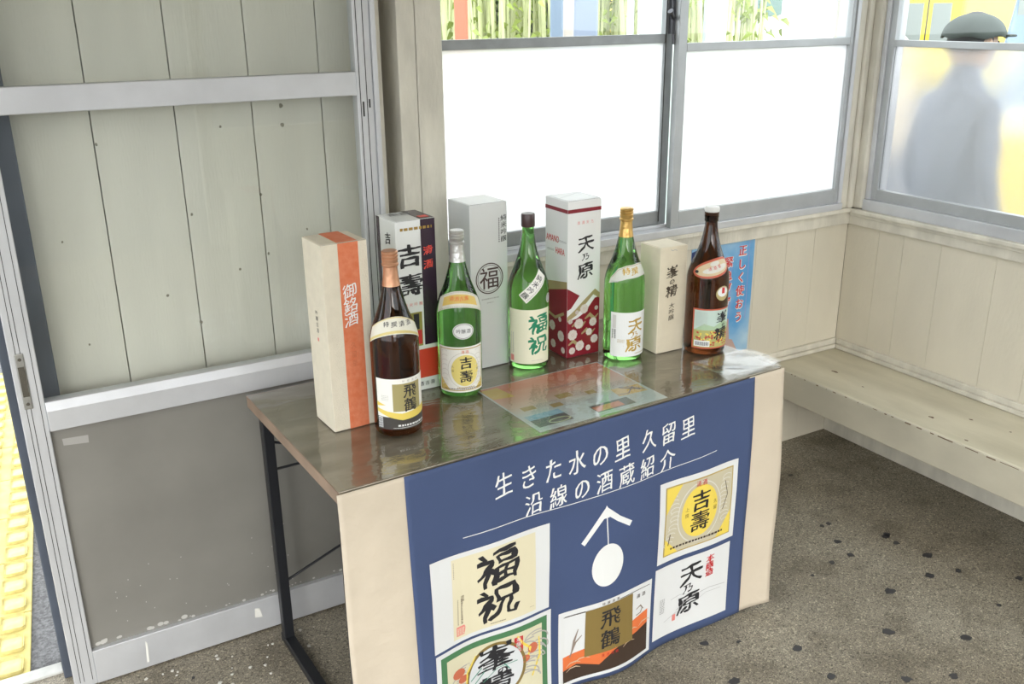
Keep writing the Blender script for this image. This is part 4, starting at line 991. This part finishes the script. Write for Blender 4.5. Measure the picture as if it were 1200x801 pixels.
S1 = .0002
# bottle 1: brown, copper foil
COP = mat('copper_foil', (.62, .33, .20), .38, .75, .1, 60, .15, 120)
B, fm_, fn_ = bottle(.737, 1.776, BROWN, (1.0, 1.0, 1.02), ('foil', COP), 'dark brown bottle with copper foil cap standing in front of the orange-banded box')
f = fm_(10)
Lb = Art().rect(-.058, .019, .072, .133).put('label', LBL, f, 0, B, LC)
Art().rect(-.058, .019, .072, .047).put('dark_foot', ink('foot_charcoal', (.05, .045, .04)), f, S1, Lb, LC)
Art().poly([(-.058, .066), (-.03, .060), (.0, .055), (.04, .060), (.072, .064), (.072, .047), (.04, .043), (0, .040), (-.03, .048), (-.058, .058)]).poly([(-.058, .08), (-.035, .074), (-.058, .070)]).put('yellow_wave', ink('wave_yellow', (.75, .58, .12)), f, 2 * S1, Lb, LC)
Art().rect(-.019, .060, .047, .122).put('khaki_square', ink('khaki_gold', (.36, .31, .13), .45), f, 2 * S1, Lb, LC)
Art().text('飛鶴', .020, .104, .029, .031, sx=1.05, st=dict(wx=.03, wy=.022, jit=.015, slant=.0)).put('black_lettering', K, f, 3 * S1, Lb, LC)
Art().text('特撰清酒', .005, .127, .005, .011, False, st=RG).dashes(-.045, .085, -.028, .098, 4, .3).put('fine_print', GREYI, f, 3 * S1, Lb)
Art().dashes(-.010, .026, .06, .031, 1, .8).dashes(-.02, .022, .06, .0235, 1, .8).put('white_print', WH, f, 3 * S1, Lb)
Art().rect(-.056, .022, -.044, .046).put('barcode_patch', WH, f, 3 * S1, Lb); bc = Art()
for k in range(12): bc.rect(-.0555, .023 + k * .0018, -.0445, .023 + k * .0018 + (.0011 if k % 3 else .0006))
bc.put('barcode', K, f, 4 * S1, Lb)
g = fn_(8, .243)
Nb = band(Art(), -.062, .062, .247, .034, 6.5).put('neck_label', ink('neck_cream', (.70, .68, .58)), g, 0, B, NC)
band(band(Art(), -.062, .062, .2345, .0055, 6.5), -.062, .062, .2625, .002, 6.5).put('gold_edge', ink('pale_gold', (.62, .52, .20), .4), g, S1, Nb, NC)
Art().text('特撰清酒', -.022, .249, .012, .0175, False, st=BM_).put('lettering', K, g, 2 * S1, Nb, NC)
# bottle 2: green, silver foil
SIL = mat('silver_foil', (.62, .62, .60), .3, .8, .1, 60, .2, 110)
B, fm_, fn_ = bottle(.956, 1.900, GREEN, (1, 1, 1.0), ('foil', SIL), 'green bottle with silver foil neck and a round white badge above its yellow label')
f = fm_(4)
Lb = Art().rect(-.062, .014, .062, .128).put('label', LBL, f, 0, B, LC)
Art().frame(-.058, .018, .058, .124, .0022).put('gold_frame', ink('ochre', (.45, .33, .10)), f, S1, Lb, LC)
fe = Art()
for s_ in (-1, 1):
    for q in range(8): fe.ring(s_ * .043, .030 + q * .012, .009, .006, .0014, 10, .4, 3)
fe.ring(.006, .070, .041, .045, .0016, 36).put('grey_ornament', ink('silver_print', (.66, .64, .58)), f, 2 * S1, Lb, LC)
Art().poly([(-.056, .02), (-.03, .02), (-.056, .05)]).poly([(.056, .02), (.034, .02), (.056, .045)]).put('corner_yellow', ink('corner_yellow', (.62, .47, .13)), f, 2 * S1, Lb, LC)
Art().ell(.008, .069, .034, .039, 36).put('yellow_disc', ink('lemon', (.76, .64, .20)), f, 2 * S1, Lb, LC)
Art().text('吉壽', .010, .0875, .029, .034, sx=1.08, st=dict(wx=.03, wy=.022, jit=.02, slant=.02)).put('black_lettering', K, f, 3 * S1, Lb, LC)
Art().text('清酒', .003, .1155, .008, .010, False, st=RG).put('orange_lettering', ORG, f, 3 * S1, Lb); Art().dashes(-.045, .0215, .05, .0245, 1, .8).put('dark_marks', DBR, f, 3 * S1, Lb, LC); Art().dashes(-.012, .025, .03, .028, 1, .8).put('gold_marks', GOLD, f, 3 * S1, Lb, LC)
Art().text('久留', -.022, .079, .0065, .010, st=RG).text('上撰', .040, .079, .0065, .010, st=RG).put('side_lettering', BRZ, f, 3 * S1, Lb)
Ob = Art().ell(.006, .1665, .0255, .0195, 36).put('badge', WH, f, 0, B, LC); Art().ring(.006, .1665, .0235, .0175, .0009, 36).text('吟醸酒', -.006, .1665, .0105, .012, False, st=RG).put('lettering', K, f, S1, Ob, LC)
g = fn_(2, .238)
Nb = band(Art(), -.056, .060, .242, .036, 6.0).put('neck_label', ink('neck_cream', (.70, .68, .58)), g, 0, B, NC)
band(Art(), -.040, .044, .243, .020, 6.0).put('gold_cartouche', ink('cartouche_gold', (.68, .48, .12), .45), g, S1, Nb, NC)
nd = Art()
for k in range(24): u = -.053 + k * .0048; nd.ell(u, .2575 - 6.0 * u * u, .0013, .0013, 6).ell(u, .2265 - 6 * u * u, .0011, .0011, 6)
nd.put('bead_border', GREYI, g, 2 * S1, Nb); Art().text('清酒吉壽', -.018, .243, .011, .012, False, st=BM_).put('orange_lettering', ORG, g, 2 * S1, Nb, NC)
# bottle 3: green, dark cap
B, fm_, fn_ = bottle(1.189, 1.968, GREEN, (1, 1, 1.0), ('dark', mat('maroon_cap', (.045, .018, .018), .3)), 'green bottle with dark maroon cap and large green characters on its cream label')
f = fm_(8)
Lb = Art().rect(-.064, .017, .058, .161).put('label', ink('label_ivory', (.80, .78, .60)), f, 0, B, LC)
GI = ink('brush_green', (.01, .22, .11))
Art().text('福', .022, .122, .056, sx=.95, st=dict(wx=.044, wy=.034, jit=.05, slant=.10)).text('祝', .020, .067, .054, sx=.95, st=dict(wx=.044, wy=.034, jit=.05, slant=.10)).put('green_lettering', GI, f, S1, Lb, LC)
Art().rect(-.060, .022, -.048, .038).put('seal_stamp', PINK, f, S1, Lb, LC)
Art().dashes(-.051, .045, -.0485, .100, 14, .6).dashes(-.0570, .045, -.0555, .100, 16, .6).dashes(-.060, .115, -.0585, .155, 12, .6).dashes(.0, .026, .03, .0275, 1).put('fine_print', GREYI, f, S1, Lb)
ca, sa = math.cos(math.radians(43)), math.sin(math.radians(43))
def rot(u, v): return (-.002 + u * ca - v * sa, .216 + u * sa + v * ca)
g = fm_(18)
D_ = Art().poly([rot(-.040, -.0145), rot(.050, -.0145), rot(.050, .0145), rot(-.040, .0145)]).put('diagonal_label', LBL, g, 0, B, NC)
t_ = Art()
for i, ch_ in enumerate('醸吟米純'):
    gv, gf = glyph(ch_, **BM_); z = .0165
    t_.add([rot(-.029 + i * .0195 + -b * z * 1 * 0 + a * z * 0 + (b * z * -1) * 0 + 0 + (-(-b)) * z, .003 + -a * z) for a, b in gv], gf)
t_.put('lettering', K, g, S1, D_, NC)
Art().add([], []); dd = Art()
for k in range(16): dd.poly([rot(-.036 + k * .005, -.0115), rot(-.033 + k * .005, -.0115), rot(-.033 + k * .005, -.0095), rot(-.036 + k * .005, -.0095)])
dd.put('fine_print', GREYI, g, S1, D_)
Ob = Art().ell(.047, .184, .011, .013, 24).put('badge', ink('badge_silver', (.6, .62, .6), .35, .3), fm_(18), 0, B, LC); Art().ring(.047, .184, .008, .010, .002, 20).put('badge_ring', GREYI, fm_(18), S1, Ob)
# bottle 4: green, gold foil
GF = mat('gold_foil', (.66, .42, .14), .3, .85, .1, 60, .2, 110)
B, fm_, fn_ = bottle(1.434, 1.891, GREEN, (1, 1, 1.0), ('foil', GF), 'green bottle with gold foil neck and gold characters on its white label')
f = fm_(24)
Lb = Art().rect(-.056, .013, .060, .133).put('label', ink('label_cool_white', (.80, .82, .81)), f, 0, B, LC)
GG = ink('brush_gold', (.50, .33, .07), .35, .4)
Art().text('天', .013, .096, .044, sx=.95, st=BR).text('乃', .010, .073, .018, st=BR).text('原', .010, .046, .042, sx=1.1, st=BR).put('gold_lettering', GG, f, S1, Lb, LC)
bc = Art()
for k in range(22): bc.rect(-.052, .062 + k * .0012, -.041, .062 + k * .0012 + (.0008 if k % 3 else .0004))
bc.put('barcode', K, f, S1, Lb); Art().rect(-.050, .090, -.0405, .126).put('grey_panel', PALE, f, S1, Lb, LC)
Art().dashes(-.036, .052, -.018, .062, 3, .5).dashes(.012, .019, .050, .0225, 1, .8).line([(-.05, .035), (-.02, .043), (.0, .036)], .0008).put('fine_print', ink('soft_gold', (.50, .42, .25)), f, S1, Lb)
g = fn_(20, .235)
pts = [(-.056, .207), (-.052, .223), (-.035, .246), (-.012, .254), (.03, .258), (.056, .254), (.060, .225), (.03, .226), (-.01, .222), (-.035, .214)]
Nb = Art().poly(pts).put('neck_label', ink('neck_pearl', (.66, .68, .62)), g, 0, B, NC)
Art().text('特撰', -.012, .240, .019, .024, False, st=BR).put('gold_lettering', GG, g, S1, Nb, NC)
Art().line([(-.050, .222), (-.034, .243), (-.012, .2515), (.03, .2555), (.054, .252)], .001).put('gold_edge', GOLD, g, S1, Nb, NC); Art().dashes(-.048, .212, -.030, .216, 2, .6).put('fine_print', GREYI, g, S1, Nb)
# bottle 5: brown, white cap
B, fm_, fn_ = bottle(1.647, 1.812, BROWN, (1.05, 1.05, .985), ('white', mat('white_cap', (.72, .72, .70), .35)), 'dark brown bottle with white cap and red-bordered landscape label at the right end')
f = fm_(30)
Lb = Art().rect(-.060, .020, .056, .131).put('label', ink('brick_red', (.50, .10, .05)), f, 0, B, LC)
Art().rect(-.056, .024, .052, .127).put('pale_field', ink('field_mint', (.50, .62, .56)), f, S1, Lb, LC)
Art().rect(-.056, .024, .052, .072).put('meadow_print', ink('meadow', (.42, .40, .14)), f, 2 * S1, Lb, LC)
Art().poly([(-.054, .072), (-.03, .090), (-.005, .082), (.02, .098), (.052, .080), (.052, .072)]).put('hill_print', ink('hill_green', (.38, .52, .34)), f, 2 * S1, Lb, LC)
mdw = Art()
for k in range(70): mdw.ell(random.uniform(-.050, .048), random.uniform(.030, .066), .0032, .0024, 6)
mdw.put('red_blossoms', ink('blossom_brick', (.42, .07, .04)), f, 3 * S1, Lb); mdw = Art()
for k in range(36): mdw.ell(random.uniform(-.048, .046), random.uniform(.032, .070), .0026, .002, 6)
mdw.put('yellow_blossoms', YEL, f, 4 * S1, Lb)
Art().dashes(-.050, .084, -.022, .124, 14, .3).put('fine_print', GREYI, f, 3 * S1, Lb)
Art().rect(-.053, .0265, -.014, .043).put('barcode_patch', WH, f, 5 * S1, Lb, LC); bc = Art()
for k in range(20): bc.rect(-.050 + k * .0017, .029, -.050 + k * .0017 + (.0010 if k % 3 else .0005), .040)
bc.put('barcode', K, f, 6 * S1, Lb)
Art().text('峯', .018, .106, .034, sx=.95, st=BR).text('の', .022, .085, .010, st=BR).text('精', .016, .062, .036, sx=.95, st=BR).put('black_lettering', K, f, 5 * S1, Lb, LC)
g = fn_(20, .235)
def tl(u, v): a = math.radians(14); return (u * math.cos(a) - v * math.sin(a), .240 + u * math.sin(a) + v * math.cos(a))
Nb = Art().poly([tl(.056 * math.cos(t), .023 * math.sin(t)) for t in [2 * PI * k / 36 for k in range(36)]]).put('neck_label', ink('brick_red', (.5, .1, .05)), g, 0, B, NC)
Art().poly([tl(.050 * math.cos(t), .0175 * math.sin(t)) for t in [2 * PI * k / 36 for k in range(36)]]).put('gold_field', ink('field_tan', (.60, .48, .30)), g, S1, Nb, NC)
Art().poly([tl(.035 * math.cos(t) + .004, .008 * math.sin(t) - .003) for t in [2 * PI * k / 24 for k in range(24)]]).poly([tl(.014 * math.cos(t) + .004, .006 * math.sin(t) + .011) for t in [2 * PI * k / 16 for k in range(16)]]).put('white_cartouche', ink('cart_pale', (.64, .62, .56)), g, 2 * S1, Nb, NC)
Art().text('清酒峯', -.012, .238, .009, .013, False, ang=.24, st=RG).put('red_lettering', REDI, g, 3 * S1, Nb, NC)
Art().ell(-.044, .229, .005, .004, 12).put('emblem_dot', K, g, 3 * S1, Nb, NC)
Ob = Art().ell(.030, .172, .020, .020, 30).put('badge', ink('badge_gold', (.50, .42, .20), .4, .3), fm_(14), 0, B, LC); Art().ell(.030, .176, .016, .013, 24).put('badge_white', WH, fm_(14), S1, Ob, LC); Art().rect(.026, .172, .035, .188).put('badge_red', REDI, fm_(14), 2 * S1, Ob, LC)

# ================================================================== POSTER on the back wall
po = empty('poster', (2.03, Y1 - .0018, .422), 0, 'sky blue poster with red vertical lettering on the back wall behind the table', 'poster')
PWd, PHt = .28, .418
pm = bpy.data.materials.new('poster_sky_print'); pm.use_nodes = True; nt = pm.node_tree
tc = nt.nodes.new('ShaderNodeTexCoord'); n_ = nt.nodes.new('ShaderNodeTexNoise'); n_.inputs['Scale'].default_value = 6; n_.inputs['Detail'].default_value = 5
cr = nt.nodes.new('ShaderNodeValToRGB'); cr.color_ramp.elements[0].position = .42; cr.color_ramp.elements[1].position = .75
cr.color_ramp.elements[0].color = (.10, .33, .62, 1); cr.color_ramp.elements[1].color = (.42, .60, .72, 1)
nt.links.new(tc.outputs['Object'], n_.inputs['Vector']); nt.links.new(n_.outputs[0], cr.inputs[0]); nt.links.new(cr.outputs[0], nt.nodes['Principled BSDF'].inputs['Base Color'])
nt.nodes['Principled BSDF'].inputs['Roughness'].default_value = .35
bx('sheet', 0, -.0006, 0, PWd, .001, PHt, pm, po)
pf_ = lambda u, v, l: Vector((u, -.0006 - l, v))
def txt2(t, x, y, s, st_):
    Art().text(t, x + .0015, y - .0015, s, st_, sx=.95, st=dict(wx=.075, wy=.07)).put('lettering_outline', WH, pf_, .0004, po)
    Art().text(t, x, y, s, st_, sx=.95, st=dict(wx=.035, wy=.012)).put('red_lettering', ink('poster_red', (.60, .04, .04)), pf_, .0008, po)
txt2('正しく使おう', .226, .368, .037, .0475); txt2('緊急ブザー', .166, .335, .037, .0475)
Art().line([(.256, .40), (.258, .12)], .0016).line([(.181, .35), (.183, .10)], .0016).put('purple_rule', ink('purple', (.40, .25, .55)), pf_, .0004, po)
Art().poly([(0, .33), (.042, .345), (.046, .40), (0, .39)]).rect(0, .20, .02, .33).put('navy_patch', ink('poster_navy', (.02, .04, .14)), pf_, .0004, po)
Art().ring(.018, .365, .015, .013, .005, 24).put('yellow_ring', YEL, pf_, .0008, po)
Art().poly([(.140, 0), (.235, 0), (.205, .05), (.190, .055), (.182, .13), (.176, .132), (.168, .05)]).put('hand_print', ink('hand_flesh', (.48, .33, .28)), pf_, .0004, po)
for o_ in list(COL.objects):
    if o_.type == 'MESH' and o_.name.startswith('glyph'): bpy.data.objects.remove(o_)
for o_ in COL.objects:
    if o_.type == 'MESH' and o_.parent and o_.name.split('.')[0] in ('edge_wear', 'small_print', 'fine_print', 'dark_marks', 'gold_feathers', 'paint_chips', 'lime_scale', 'seal_marks', 'pale_waves', 'silver_feathers', 'red_blossom', 'red_blossoms', 'yellow_blossoms', 'grey_print', 'gold_print', 'bead_border', 'flower_hearts', 'foot_print', 'barcode', 'crane_feathers', 'gold_marks'):
        o_['kind'] = 'stuff'
